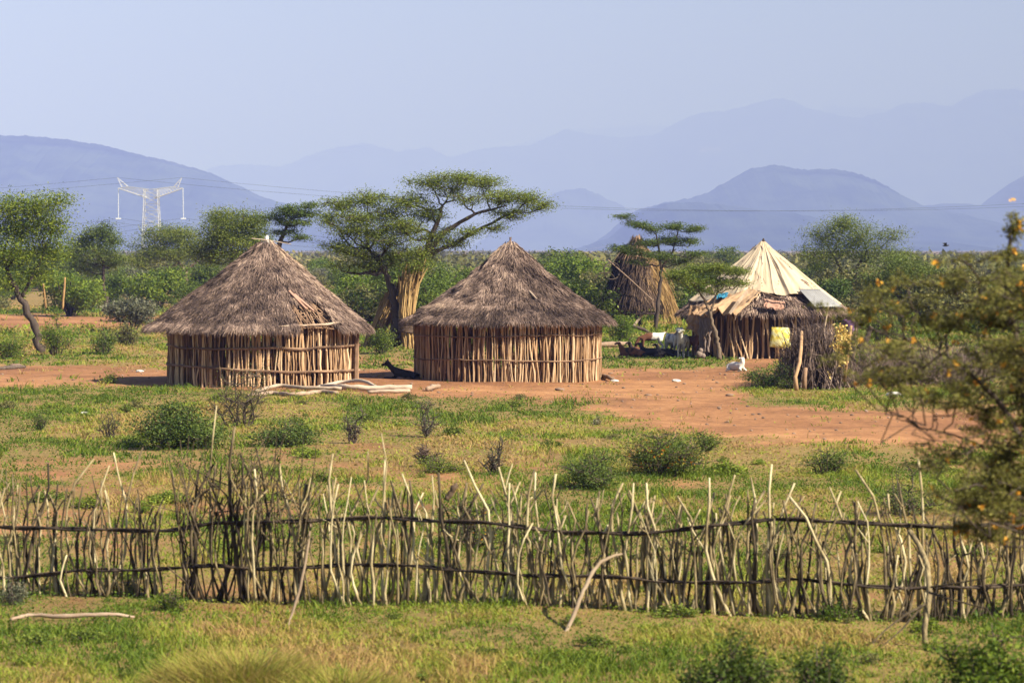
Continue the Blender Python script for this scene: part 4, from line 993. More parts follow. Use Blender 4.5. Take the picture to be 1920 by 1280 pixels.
# ---------------------------------------------------------------- poles lying before the first hut and other sticks
def stick(name, label, cat, pts, radii, mat, tint=.5, group=None, n=7):
    mb = MB(); pts = np.array(pts, float); k = len(pts); t = np.linspace(0, k - 1, (k - 1) * 6 + 1)
    e = np.vstack([2 * pts[0] - pts[1], pts, 2 * pts[-1] - pts[-2]]); i = np.clip(t.astype(int), 0, k - 2); f = (t - i)[:, None]
    a, b, c, d = e[i], e[i + 1], e[i + 2], e[i + 3]
    pp_ = .5 * (2 * b + (c - a) * f + (2 * a - 5 * b + 4 * c - d) * f ** 2 + (3 * b - a - 3 * c + d) * f ** 3)
    rr = np.interp(t, np.arange(k), radii); pp_ = pp_ + rng.standard_normal(pp_.shape) * rr[:, None] * .12
    mb.tube(pp_, rr * (1 + .07 * rng.standard_normal(len(rr))), n, np.clip(tint + .25 * (fbm(t * .9, t * 0 + len(label), 3) - .5), 0, 1))
    return tag(mb.build(name, M[mat], smooth=True, origin=pts[0]), label, cat, group)
def gp(px, py, dz=.06): p = G(px, py); p[2] += dz; return p
gl = 'peeled poles lying before the first hut'
stick('peeled_pole', 'longest pale peeled pole of the pile in front of the first hut', 'pole', [gp(600, 731, .08), gp(640, 737, .10), gp(690, 738, .10), gp(773, 738, .08)], [.05, .07, .075, .07], 'log', .85, gl)
stick('peeled_pole', 'low brownish pole at the left end of the pile of poles', 'pole', [gp(465, 749), gp(510, 744), gp(550, 747), gp(600, 744), gp(632, 746)], [.04, .06, .05, .06, .05], 'log', .5, gl)
stick('peeled_pole', 'crooked pole lying on top of the left half of the pile', 'pole', [gp(480, 746, .12), gp(520, 738, .14), gp(570, 740, .13), gp(640, 741, .12)], [.04, .055, .05, .045], 'log', .65, gl)
stick('peeled_pole', 'curved white pole rising at the back of the pile of poles', 'pole', [gp(592, 732, .05), gp(640, 730, .18), gp(680, 732, .22), gp(712, 737, .06)], [.04, .05, .05, .04], 'log', .95, gl)
stick('peeled_pole', 'short pole lying at the near right side of the pile', 'pole', [gp(690, 742, .06), gp(730, 742, .07), gp(768, 741, .05)], [.045, .05, .05], 'log', .7, gl)
stick('log', 'short log lying alone right of the pole pile', 'log', [gp(801, 739, .06), gp(812, 735, .08), gp(823, 732, .08)], [.06, .065, .06], 'log', .45)
stick('log', 'dark log lying on the earth at the left edge', 'log', [gp(-8, 693, .05), gp(20, 692, .06), gp(47, 690, .05)], [.06, .07, .05], 'bark', .6)
stick('log', 'broken plank leaning on the ground right of the centre hut', 'log', [gp(1128, 708, .04), gp(1140, 712, .10), gp(1152, 713, .05)], [.05, .06, .04], 'log', .25)
stick('log', 'reddish log lying in the grass left of the goats', 'log', [gp(1120, 653, .1), gp(1150, 652, .12), gp(1182, 650, .1)], [.09, .10, .08], 'log', .35)
stick('log', 'dark branch lying on the grass below the granary', 'log', [P(1152, 616, 128), P(1185, 611, 128), P(1217, 622, 128)], [.07, .09, .06], 'bark', .5)
stick('thin_post', 'taller of two thin yellow posts standing in the scrub at left', 'post', [P(117, 580, 150), P(120, 545, 150), P(122, 520, 150)], [.06, .06, .05], 'straw_gold', .6)
stick('thin_post', 'shorter of two thin yellow posts standing in the scrub at left', 'post', [P(86, 578, 150), P(83, 550, 150), P(81, 532, 150)], [.05, .05, .04], 'straw_gold', .45)
stick('long_stick', 'long bent brown stick propped on the near side of the fence', 'stick', [P(1055, 1196, 28.3), P(1075, 1155, 28.7), P(1098, 1098, 29.2), P(1122, 1058, 29.7), P(1150, 1042, 29.9), P(1172, 1037, 30.1)], [.020, .022, .022, .020, .016, .012], 'stick', .62)
stick('long_stick', 'thin straight stick leaning across the fence left of centre', 'stick', [P(540, 1172, 29.2), P(560, 1110, 30.1), P(575, 1040, 30.7), P(583, 978, 31.1)], [.014, .017, .016, .010], 'stick', .5)
stick('fallen_branch', 'pale curved branch lying on the grass at lower left', 'branch', [gp(20, 1170, .04), gp(60, 1166, .06), gp(120, 1168, .05), gp(200, 1168, .07), (P(252, 1156, GY(1166)))], [.016, .022, .024, .022, .012], 'log', .6)
stick('fallen_branch', 'short grey stick lying in grass at lower right', 'branch', [P(1444, 1221, 28.0), P(1475, 1231, 27.9), P(1502, 1244, 27.6)], [.016, .02, .016], 'log', .35)
# leafless branch standing before the fence at right
rB = thing('dead_branch', P(1738, 1236, 27.6), 'bare crooked branch standing on the near side of the fence at right', 'branch')
mb = MB(); mb.tube([P(1738, 1240, 27.6), P(1733, 1180, 27.6), P(1743, 1110, 27.8), P(1738, 1055, 28.0), P(1722, 1020, 28.2), P(1705, 995, 28.3)], [.03, .03, .03, .028, .026, .026], 7, .5); mb.build('stem', M['stake'], rB, smooth=True)
for pts in ([(1738, 1130), (1700, 1150), (1660, 1180), (1635, 1205)], [(1730, 1135), (1690, 1180), (1655, 1210)], [(1742, 1110), (1790, 1125), (1850, 1140), (1870, 1170)], [(1745, 1100), (1800, 1092), (1860, 1080)]):
    mb = MB(); mb.tube([P(a, b, 27.7 - .2 * k) for k, (a, b) in enumerate(pts)], np.linspace(.012, .005, len(pts)), 5, .2); mb.build('twig', M['stake'], rB)

# ---------------------------------------------------------------- the stick fence
def fence_y(px): return np.interp(px, [-300, 0, 150, 420, 640, 1000, 1300, 1650, 1920, 2300], [1098, 1108, 1112, 1122, 1130, 1143, 1152, 1160, 1156, 1150])
rootF = thing('stick_fence', G(960, fence_y(960)), 'rough fence of crooked upright sticks with two dark rails across the foreground', 'fence')
fv = [(0, 868), (90, 900), (180, 880), (240, 900), (320, 930), (390, 880), (440, 840), (520, 890), (600, 900), (680, 880), (740, 890), (800, 915), (880, 900), (960, 900), (1040, 905), (1100, 935), (1180, 905), (1260, 930), (1330, 915), (1420, 910), (1500, 920), (1560, 945), (1660, 930), (1760, 950), (1920, 960)]
def stake_mesh(mb, bx, tx, ty, r, t, bend=None, fork=False, dyo=0.):
    yb = fence_y(bx); Yb = GY(yb) + dyo
    p0 = P(bx, yb, Yb); p0[2] = float(gz(p0[0], Yb)) - .08; p1 = P(tx, ty, Yb + rng.normal() * .06)
    k = 7; L = np.linalg.norm(p1 - p0)
    pts = curve(p0, p1, np.array([(rng.normal() * .075 if bend is None else bend) * L, rng.normal() * .02, 0]), k)
    pts[1:-1] += np.cumsum(rng.standard_normal((k - 2, 3)) * np.array([.022, .012, 0]), 0)
    r = r * .92
    mb.tube(pts, r * np.linspace(1.15, .62, k) * (1 + .12 * rng.standard_normal(k)), 6, np.clip(t + .12 * rng.standard_normal(k), 0, 1))
    if fork:
        q = rng.integers(3, 6); s = pts[q]; e = s + np.array([rng.choice([-1, 1]) * rng.uniform(.06, .2), rng.normal() * .05, rng.uniform(.12, .35)])
        mb.tube(curve(s, e, jit([0, 0, 0], .015), 4), r * np.linspace(.7, .4, 4), 5, t)
special = [(33, 90, 868, .024, .2), (8, -4, 945, .02, .4), (70, 75, 960, .02, .5), (108, 84, 920, .022, .65), (175, 176, 860, .016, .55), (195, 213, 848, .018, .8), (205, 205, 872, .016, .7), (188, 190, 900, .016, .6), (232, 268, 838, .015, .3),
           (350, 322, 882, .018, .2), (365, 372, 880, .026, .15), (388, 400, 870, .022, .2), (402, 406, 760, .017, .55), (455, 440, 800, .026, .2), (440, 450, 850, .02, .2), (470, 455, 865, .02, .15), (500, 480, 840, .018, .25), (560, 524, 870, .021, .8, .06),
           (545, 520, 900, .016, .3), (575, 582, 895, .016, .6), (640, 624, 850, .018, .85), (600, 690, 845, .014, .3), (655, 715, 812, .014, .7), (680, 683, 900, .017, .75), (720, 722, 860, .019, .85), (750, 754, 888, .018, .85), (760, 768, 900, .02, .3, -.06), (815, 810, 890, .018, .8),
           (840, 822, 885, .024, .15, .04), (905, 870, 862, .020, .85, .10), (935, 935, 875, .018, .8), (970, 955, 905, .018, .9), (1010, 1002, 880, .022, .5), (1020, 1004, 885, .018, .85, .03), (1090, 1042, 888, .019, .85, -.05), (1120, 1124, 920, .02, .35), (1175, 1168, 905, .02, .7), (1190, 1188, 905, .02, .75),
           (1230, 1212, 905, .022, .85, .04), (1265, 1228, 928, .018, .75), (1290, 1270, 930, .018, .7), (1375, 1330, 895, .020, .9, -.10), (1380, 1378, 890, .016, .8), (1405, 1408, 895, .016, .8), (1445, 1447, 870, .02, .95), (1470, 1490, 905, .018, .85), (1560, 1480, 930, .019, .85, .09), (1625, 1555, 912, .022, .75, .07),
           (1575, 1577, 920, .015, .7), (1610, 1610, 940, .014, .5), (1660, 1604, 880, .02, .6, .05), (1660, 1665, 925, .018, .75), (1690, 1685, 905, .02, .55), (1735, 1722, 860, .016, .75), (1855, 1820, 870, .022, .45), (1890, 1905, 960, .022, .4), (1805, 1800, 945, .018, .5), (1930, 1890, 900, .02, .4)]
stk = []
for s_ in special:
    mb = MB(); stake_mesh(mb, s_[0], s_[1], s_[2], s_[3], s_[4], s_[5] if len(s_) > 5 else None, fork=rng.random() < .3); stk.append(mb)
xs = -420.0; rest = MB(); extra = []
while xs < 2330:
    xs += rng.uniform(2.6, 8.6) * (.8 if 450 < xs < 1500 else 1.0)
    ty = np.interp(xs, [a for a, b in fv], [b for a, b in fv]) + abs(rng.normal()) * 40 + (70 if rng.random() < .35 else 0)
    t = np.clip(-.08 + np.interp(xs, [0, 300, 380, 500, 620, 1150, 1300, 1920], [.5, .42, .25, .28, .62, .58, .52, .42]) + .22 * rng.standard_normal(), .04, 1)
    extra.append((xs, xs + rng.normal() * 12, min(ty, 1040), rng.uniform(.009, .020), t, rng.random() < .35, rng.normal() * .05))
extra.sort(key=lambda e: e[2] + e[3] * -1500)
for e in extra[:100 - len(stk)]:
    mb = MB(); stake_mesh(mb, e[0], e[1], e[2], e[3], e[4], None, e[5], e[6]); stk.append(mb)
for e in extra[100 - len(stk) + len(special) if False else (100 - len(special)):]: stake_mesh(rest, e[0], e[1], e[2], e[3], e[4], None, e[5], e[6])
for mb in stk: mb.build('stake', M['stake'], rootF, smooth=True)
tag(rest.build('stake_row', M['stake'], rootF, smooth=True), kind='stuff')
def rail(pts, nm, r, seed):
    px = np.arange(-430, 2345, 9.0); py = np.interp(px, [a for a, b in pts], [b for a, b in pts]) + (fbm(px * .03, px * 0, seed, 3) - .5) * 8
    py = np.convolve(np.pad(py, 3, 'edge'), np.ones(7) / 7, 'valid')
    Yf = np.array([GY(y) for y in fence_y(px)])
    mb = MB()
    for q in range(2):
        pp = np.array([P(a, b + 2.2 * math.sin(a * .03 + q * pi + seed), y - .05 - .02 * q) for a, b, y in zip(px, py, Yf)])
        mb.tube(pp, r * (1 + .5 * (fbm(px * .08, px * 0 + q * 5, seed + q, 3) - .5) * 2), 7, np.clip(.5 + (fbm(px * .05, px * 0, seed + 7) - .5) * 1.4, 0, 1))
    for q in range(130):  # bindings and snags
        a = rng.integers(2, len(px) - 2); c = P(px[a], py[a], Yf[a] - .05)
        e = c + np.array([rng.normal() * .035, -.02, rng.normal() * .03]); mb.tube([c, e], [r * .7, r * .3], 5, .4)
    mb.build(nm, M['fence_rail'], rootF, smooth=True)
rail([(-150, 985), (0, 988), (150, 990), (330, 995), (380, 980), (450, 978), (560, 978), (690, 968), (800, 975), (900, 978), (960, 985), (1030, 995), (1100, 998), (1200, 1000), (1300, 990), (1400, 978), (1480, 972), (1560, 978), (1700, 985), (1800, 988), (1920, 975), (2050, 975)], 'rail', .0145, 101)
rail([(-150, 1088), (0, 1082), (60, 1078), (150, 1068), (280, 1066), (400, 1060), (480, 1068), (560, 1062), (700, 1058), (800, 1062), (880, 1072), (1000, 1078), (1100, 1078), (1200, 1085), (1300, 1093), (1400, 1090), (1500, 1085), (1600, 1098), (1750, 1103), (1920, 1095), (2050, 1095)], 'rail', .0125, 131)
mb = MB()   # tangle of thin dark twigs in the tall bunch left of the middle
for q in range(90):
    a = rng.uniform(335, 590); Yb = GY(fence_y(a)) + rng.uniform(-.15, .15)
    p = P(a, rng.uniform(900, 1060), Yb); e = P(a + rng.normal() * 45, rng.uniform(800, 960), Yb + rng.normal() * .1)
    mb.tube(curve(p, e, rng.standard_normal(3) * .06, 5), np.linspace(.008, .003, 5), 4, rng.uniform(.05, .4), cap=False)
mb.build('twigs', M['stake'], rootF)
# dark stump board caught in the fence top
stick('board_scrap', 'short dark board stuck slantwise on top of the fence sticks', 'board', [P(836, 936, 30.9), P(848, 920, 30.9), P(857, 908, 30.9)], [.03, .034, .03], 'stick', .1)

# ---------------------------------------------------------------- brushwood
def brush(name, label, cat, spec, ntw, mat='brush', tint=.45, parent=None, posts=()):
    """spec(): returns base point and tip point of one twig"""
    mb = MB(); first = None
    for q in range(ntw):
        a, b, r = spec()
        if first is None: first = a.copy(); first[2] = 0
        L = np.linalg.norm(b - a)
        pts = curve(a, b, rng.standard_normal(3) * .07 * L, 5, .025 * L); t = np.clip(tint + .22 * rng.standard_normal(), 0, 1)
        mb.tube(pts, r * np.linspace(1.1, .35, 5), 4, t, cap=False)
        for f in range(2):
            s = pts[rng.integers(1, 4)]; e = s + (b - a) * rng.uniform(.15, .4) + rng.standard_normal(3) * .16 * L
            mb.tube(curve(s, e, rng.standard_normal(3) * .02 * L, 3), r * np.array([.6, .45, .2]), 3, t, cap=False)
    return mb
def spec_pile():
    px = rng.normal(1512, 40); px = min(max(px, 1432), 1598)
    top = np.interp(px, [1430, 1470, 1500, 1560, 1600], [712, 660, 612, 602, 625])
    Yb = 80.5 + rng.uniform(-1.6, 2.2)
    a = P(px + rng.normal() * 10, 700, Yb); a[2] = -.05
    b = P(px * .75 + 1515 * .25 + rng.normal() * 12, top + abs(rng.normal()) * 30, Yb + rng.normal() * .3)
    return a, b, rng.uniform(.010, .022)
rP = thing('brushwood_pile', (G(1515, 722)), 'tall dark pile of thorn brushwood with posts, right of the white lying goat', 'brushwood')
brush('x', '', '', spec_pile, 900, tint=.5).build('twigs', M['brush'], rP)
for pts, r_, m_ in (([(1494, 733, 78), (1491, 706, 78), (1499, 680, 78.2), (1502, 650, 78.6), (1503, 622, 79.2)], .062, 'pole'), ([(1508, 732, 78.1), (1509, 705, 78.1), (1511, 690, 78.2)], .07, 'rail'), ([(1534, 690, 79), (1542, 640, 79.5), (1553, 575, 80)], .03, 'stick'), ([(1583, 715, 79), (1590, 660, 79), (1596, 610, 79)], .05, 'pole')):
    mb = MB(); mb.tube([P(*p) for p in pts], np.linspace(r_, r_ * .75, len(pts)), 7, .6); mb.build('post', M[m_], rP, smooth=True)
mb = MB(); leaf_cloud(mb, [P(1578 + rng.normal() * 9, 645 + rng.normal() * 20, 78.9) for _ in range(50)], 8, (.07, .07, .07), .09, .06, .6, .3, 1.2); mb.build('dry_leaves', M['dry_leaf'], rP)
def spec_row():
    px = rng.uniform(1595, 1860); Yb = 83 + rng.uniform(-2, 4)
    a = P(px, 700, Yb); a[2] = -.03
    b = a + np.array([rng.normal() * .55, rng.normal() * .4, np.clip(rng.normal() * .35 + .6, .1, 1.15)])
    return a, b, rng.uniform(.007, .014)
rr_ = thing('thorn_barrier', G(1700, 705), 'low tangled grey barrier of cut thorn branches right of the brushwood pile', 'barrier')
brush('x', '', '', spec_row, 950, tint=.62).build('twigs', M['brush'], rr_)
stick('thin_post', 'slim pale upright pole beside the person in purple', 'post', [P(1601, 676, 86), P(1604, 630, 86), P(1607, 576, 86)], [.028, .026, .02], 'stick', .6)
stick('log', 'forked dark stump leaning right of the person', 'stump', [P(1612, 655, 95), P(1625, 635, 95), P(1634, 612, 95)], [.12, .11, .08], 'bark', .5)

# ---------------------------------------------------------------- animals and person (one skinned surface each)
def skinned(name, verts, edges, mat, parent=None, loc=(0, 0, 0), rz=0, levels=2, scale=1.0):
    me = bpy.data.meshes.new(name)
    me.from_pydata([tuple(np.array(v[:3]) * scale) for v in verts], edges, []); me.update()
    o = bpy.data.objects.new(name, me); COL.objects.link(o)
    sk = o.modifiers.new('skin', 'SKIN'); sk.use_smooth_shade = True; sk.branch_smoothing = .3
    if not me.skin_vertices: me.skin_vertices.new()
    for i, v in enumerate(verts):
        r = v[3] * scale; me.skin_vertices[0].data[i].radius = (r, (v[4] if len(v) > 4 else v[3]) * scale)
        me.skin_vertices[0].data[i].use_root = (i == 0)
    ss = o.modifiers.new('sub', 'SUBSURF'); ss.levels = ss.render_levels = levels
    me.materials.append(mat)
    if parent is not None: o.parent = parent
    else: o.location = loc; o.rotation_euler = (0, 0, rz)
    return o
def goat(label, px, py, heading, coat, pose='stand', s=1.0, horns=True, Y=None, name='goat'):
    p = G(px, py) if Y is None else P(px, py, Y)
    if Y is not None: p[2] = float(gz(p[0], p[1]))
    root = thing(name, p, label, 'goat', 'goats of the village'); root.rotation_euler = (0, 0, heading)
    if pose == 'stand' or pose == 'graze':
        V = [(0, 0, .56, .165, .17), (-.18, 0, .57, .16), (-.36, 0, .60, .13), (.2, 0, .56, .155, .165), (.34, 0, .60, .125)]
        E = [(0, 1), (1, 2), (0, 3), (3, 4)]
        if pose == 'stand': nk = [(.44, 0, .74, .085), (.50, 0, .88, .075), (.56, 0, .90, .070), (.66, 0, .84, .048), (.72, 0, .80, .035)]
        else: nk = [(.46, 0, .52, .085), (.56, 0, .36, .072), (.60, 0, .26, .068), (.64, 0, .15, .046), (.65, 0, .08, .034)]
        b = len(V); V += nk; E += [(4, b)] + [(b + i, b + i + 1) for i in range(4)]; hd = b + 2
        for sy in (-1, 1):
            b = len(V); V += [(.33, sy * .085, .44, .065), (.34, sy * .09, .26, .034), (.33, sy * .09, .13, .026), (.335, sy * .09, .025, .030)]; E += [(4, b), (b, b + 1), (b + 1, b + 2), (b + 2, b + 3)]
            b = len(V); V += [(-.33, sy * .085, .44, .085), (-.29, sy * .09, .34, .055), (-.42, sy * .09, .24, .032), (-.39, sy * .09, .12, .026), (-.38, sy * .09, .025, .030)]; E += [(2, b), (b, b + 1), (b + 1, b + 2), (b + 2, b + 3), (b + 3, b + 4)]
        b = len(V); V += [(-.47, 0, .70, .032), (-.53, 0, .72, .018)]; E += [(2, b), (b, b + 1)]
    else:
        V = [(0, 0, .21, .17, .19), (-.18, 0, .21, .17, .19), (-.36, 0, .19, .14, .15), (.2, 0, .22, .15, .18), (.33, 0, .25, .12)]
        E = [(0, 1), (1, 2), (0, 3), (3, 4)]
        nk = [(.40, 0, .40, .085), (.43, 0, .54, .075), (.48, .02, .58, .070), (.57, .05, .53, .046), (.62, .07, .50, .034)]
        if pose == 'lie_back': nk = [(.38, .02, .38, .10), (.36, .04, .52, .085), (.31, .05, .56, .075), (.22, .08, .52, .05), (.16, .10, .49, .036)]
        b = len(V); V += nk; E += [(4, b)] + [(b + i, b + i + 1) for i in range(4)]; hd = b + 2
        for sy in (-1, 1):
            b = len(V); V += [(.34, sy * .12, .12, .055), (.48, sy * .13, .06, .035), (.34, sy * .15, .035, .028), (.28, sy * .15, .03, .028)]; E += [(4, b), (b, b + 1), (b + 1, b + 2), (b + 2, b + 3)]
            b = len(V); V += [(-.30, sy * .15, .12, .08), (-.12, sy * .19, .07, .04), (-.30, sy * .20, .035, .028), (-.36, sy * .20, .03, .026)]; E += [(2, b), (b, b + 1), (b + 1, b + 2), (b + 2, b + 3)]
        b = len(V); V += [(-.48, 0, .24, .03), (-.54, 0, .20, .018)]; E += [(2, b), (b, b + 1)]
    h = np.array(V[hd][:3])
    for sy in (-1, 1):
        b = len(V); V += [(h[0] - .02, h[1] + sy * .09, h[2] + .0, .028, .018), (h[0] - .03, h[1] + sy * .15, h[2] - .04, .022, .012)]; E += [(hd, b), (b, b + 1)]
    skinned('body', V, E, coat, root, scale=s)
    if horns:
        for sy in (-1, 1):
            mb = MB(); mb.tube(np.array([h + [-.02, sy * .03, .04], h + [-.06, sy * .045, .13], h + [-.13, sy * .06, .17]]) * s, np.array([.016, .012, .005]) * s, 5, .3)
            o = mb.build('horn', M['bark']); o.parent = root
    return root
CW = mat_coat('white_coat', (.55, .50, .44), WHITE, 3, .2)
goat('brown goat with white hindquarters grazing behind the resting goats', 1222, 656, radians(188), mat_coat('brown_white_coat', WHITE, BROWN, 4, .14, (0, .9), .03), 'graze', 1.0, False, Y=106)
goat('dark brown goat lying on grass at the left end of the flock', 1183, 672, radians(170), mat_coat('dark_brown_coat', BROWN, BLACK, 3, .52), 'lie', .95, True)
goat('brown and black goat lying behind the white faced one', 1200, 668, radians(200), mat_coat('black_brown_coat', BLACK, BROWN, 3, .5), 'lie', .95, True)
goat('black and white goat lying in shade with its white head raised', 1222, 671, radians(165), mat_coat('pied_coat', BLACK, WHITE, 3.2, .52, (0, .55)), 'lie', .95, False)
goat('black goat with white muzzle lying under the standing goats', 1252, 671, radians(180), mat_coat('black_coat', BLACK, WHITE, 5, .68), 'lie', .9, False, Y=101.5)
goat('patchy white standing goat, greyed for shade, facing the camera, left of the pair', 1262, 672, radians(-72), mat_coat('grey_shaded_coat', (.16, .15, .15), (.50, .47, .43), 3.5, .47), 'stand', 1.2, False, Y=101.9)  # patchy coat, dimmed to grey to paint in the shade on the pair
goat('whiter standing goat facing the camera, right of the pair', 1281, 675, radians(-105), mat_coat('pale_shaded_coat', (.22, .21, .20), (.52, .49, .44), 3.5, .42), 'stand', 1.15, False, Y=101.4)  # grey patches, with the white also dimmed as painted shade
goat('dark goat standing in shade against the draped cloth', 1298, 669, radians(-60), mat_coat('dark_shade_coat', BROWN, (.22, .12, .07), 4, .6), 'stand', 1.1, False, Y=101.8)
goat('white goat lying alone on bare earth with its head turned back', 1379, 697, radians(-50), CW, 'lie_back', .80, False)
# dog
def dog(label, px, py, heading):
    p = G(px, py); root = thing('dog', p, label, 'dog'); root.rotation_euler = (0, 0, heading)
    V = [(0, 0, .15, .115, .13), (-.22, 0, .14, .115, .12), (-.42, 0, .14, .11), (.2, 0, .19, .11, .13), (.32, 0, .30, .085), (.40, 0, .42, .072), (.46, 0, .46, .07), (.56, 0, .42, .042), (.63, 0, .40, .030)]
    E = [(0, 1), (1, 2), (0, 3), (3, 4), (4, 5), (5, 6), (6, 7), (7, 8)]
    for sy in (-1, 1):
        b = len(V); V += [(.22, sy * .10, .10, .05), (.22, sy * .11, .04, .032), (.45, sy * .10, .028, .026), (.56, sy * .10, .025, .03)]; E += [(3, b), (b, b + 1), (b + 1, b + 2), (b + 2, b + 3)]
        b = len(V); V += [(-.36, sy * .13, .10, .075), (-.18, sy * .16, .06, .04), (-.36, sy * .18, .028, .026), (-.24, sy * .18, .025, .028)]; E += [(2, b), (b, b + 1), (b + 1, b + 2), (b + 2, b + 3)]
        b = len(V); V += [(.44, sy * .05, .53, .025, .014), (.44, sy * .06, .59, .012, .008)]; E += [(6, b), (b, b + 1)]
    b = len(V); V += [(-.54, 0, .10, .028), (-.68, .06, .03, .022), (-.82, .14, .025, .014)]; E += [(2, b), (b, b + 1), (b + 1, b + 2)]
    skinned('body', V, E, mat_coat('dog_coat', (.025, .022, .024), (.30, .24, .20), 4, .72), root)
dog('dark dog lying with raised head in the shade of the centre hut', 755, 712.5, radians(188))
# person in a purple shirt behind the brushwood
def person(label, px, Y):
    p = P(px, 660, Y); p[2] = 0.0
    root = thing('person', p, label, 'person'); root.rotation_euler = (0, 0, radians(-100))   # local +x faces the way the person looks
    V = [(0, 0, .92, .115, .15), (.0, 0, 1.08, .10, .135), (.0, 0, 1.25, .11, .16), (0, 0, 1.38, .085, .15), (0, 0, 1.45, .055), (.015, 0, 1.52, .062), (.03, 0, 1.60, .085, .075), (.02, 0, 1.68, .075)]
    E = [(0, 1), (1, 2), (2, 3), (3, 4), (4, 5), (5, 6), (6, 7)]
    b = len(V); V += [(.115, 0, 1.585, .016), (.10, 0, 1.545, .022)]; E += [(6, b), (5, b + 1)]
    arms = []
    for sy in (-1, 1):
        b = len(V); V += [(0, sy * .19, 1.37, .055), (-.02, sy * .23, 1.12, .043), (.05, sy * .25, .90, .033), (.07, sy * .25, .86, .03)]; E += [(3, b), (b, b + 1), (b + 1, b + 2), (b + 2, b + 3)]; w = b + 3
        for f, (dx, L) in enumerate([(.025, .085), (.008, .095), (-.009, .088), (-.025, .07)]):
            b = len(V); V += [(.075 + dx, sy * .25, .815, .011), (.085 + dx, sy * .245, .815 - L * .5, .009), (.085 + dx, sy * .23, .815 - L, .008)]; E += [(w, b), (b, b + 1), (b + 1, b + 2)]
        b = len(V); V += [(.105, sy * .23, .845, .011), (.12, sy * .22, .80, .009)]; E += [(w, b), (b, b + 1)]
        b = len(V); V += [(0, sy * .09, .84, .085), (.01, sy * .095, .48, .058), (-.01, sy * .10, .24, .048), (-.01, sy * .10, .08, .035), (.06, sy * .105, .035, .035), (.14, sy * .11, .025, .028)]; E += [(0, b)] + [(b + i, b + i + 1) for i in range(5)]
        b = len(V); V += [(.02, sy * .085, 1.59, .018, .012)]; E += [(6, b)]
    skinned('body', V, E, M['skin'], root)
    Vs = [(0, 0, .86, .135, .175), (0, 0, 1.06, .125, .16), (0, 0, 1.25, .13, .18), (0, 0, 1.39, .10, .165), (0, 0, 1.44, .07)]; Es = [(0, 1), (1, 2), (2, 3), (3, 4)]
    for sy in (-1, 1):
        b = len(Vs); Vs += [(0, sy * .20, 1.37, .075), (-.02, sy * .235, 1.10, .068)]; Es += [(3, b), (b, b + 1)]
    skinned('shirt', Vs, Es, M['purple_shirt'], root)
    skinned('skirt', [(0, 0, .94, .14, .18), (0, 0, .6, .16, .20), (0, 0, .3, .18, .22), (0, 0, .18, .18, .22)], [(0, 1), (1, 2), (2, 3)], M['dark_skirt'], root)
    skinned('hair', [(0.0, 0, 1.645, .088, .082), (-.02, 0, 1.69, .080), (-.05, 0, 1.60, .06)], [(0, 1), (0, 2)], M['hair'], root)
    mb = MB()
    for sy in (-1, 1):
        t = np.linspace(0, pi, 6); c = np.array([.108, sy * .032, 1.61]); mb.tube(np.stack([c[0] + 0 * t, c[1] + 0 * t, c[2] - .012 * np.cos(t)], 1), np.maximum(.012 * np.sin(t), .001), 7, .8)
    o = mb.build('eyes', M['scrap']); o.parent = root
person('person in a purple shirt standing half hidden behind the cloth roofed hut', 1594, 101)

# bird
mb = MB(); c = P(1773, 461, 150)
mb.tube([c + [-.16, 0, 0], c + [-.06, 0, .01], c + [.06, 0, .015], c + [.15, 0, .03], c + [.19, 0, .03]], [.012, .045, .05, .03, .006], 7, .2)
for sy in (-1, 1): mb.add([c + [.06, 0, .03], c + [-.05, 0, .03], c + [-.12, sy * .32, .15], c + [.02, sy * .34, .17]], [[0, 1, 2, 3]], None, .2)
tag(mb.build('bird', M['wire'], smooth=True, origin=c), 'small dark bird flying before the hills on the right', 'bird')

# litter and stones on the bare yard
for (px, py, r_, nm, m_, lab) in [(1675, 743, .16, 'cloth_scrap', 'scrap', 'white cloth scrap lying on grass right of the brushwood'), (1268, 713, .10, 'cloth_scrap', 'scrap', 'pale crumpled scrap on the bare earth below the goats'), (1050, 731, .10, 'stone', 'stone', 'dark flat stone on the bare earth below the centre hut'),
                              (1368, 740, .09, 'stone', 'stone', 'dark stone at the edge of the grass left of the brushwood'), (262, 699, .09, 'cloth_scrap', 'scrap', 'tiny white scrap on bare earth left of the first hut'), (30, 688, .16, 'stone', 'stone', 'rounded brown stone by the dark log at the left edge'), (158, 778, .07, 'cloth_scrap', 'scrap', 'tiny white scrap standing in the grass at left'), (1215, 738, .08, 'stone', 'stone', 'small brown stone in the middle of the bare yard'), (1152, 713, .09, 'cloth_scrap', 'scrap', 'white scrap beside the broken plank'), (1145, 699, .06, 'stone', 'stone', 'small stone on the earth right of the centre hut')]:
    p = G(px, py); mb = MB(); t = np.linspace(0, pi, 8); a = np.linspace(0, 2 * pi, 12, endpoint=False); T_, A_ = np.meshgrid(t, a, indexing='ij')
    rr = r_ * (1 + .35 * (fbm(np.cos(A_) * 2 + px, T_ * 2 + np.sin(A_), 3) - .5) * 2)
    V = np.stack([p[0] + rr * np.sin(T_) * np.cos(A_) * 1.4, p[1] + rr * np.sin(T_) * np.sin(A_), p[2] + rr * .45 * np.cos(T_) + r_ * .25], -1)
    i = np.arange(7)[:, None] * 12; j = np.arange(12)[None]
    mb.add(V.reshape(-1, 3), np.stack([i + j, i + 12 + j, i + 12 + (j + 1) % 12, i + (j + 1) % 12], -1).reshape(-1, 4), None, .5)
    tag(mb.build(nm, M[m_], smooth=(m_ == 'stone'), origin=p), lab, 'stone' if nm == 'stone' else 'scrap')
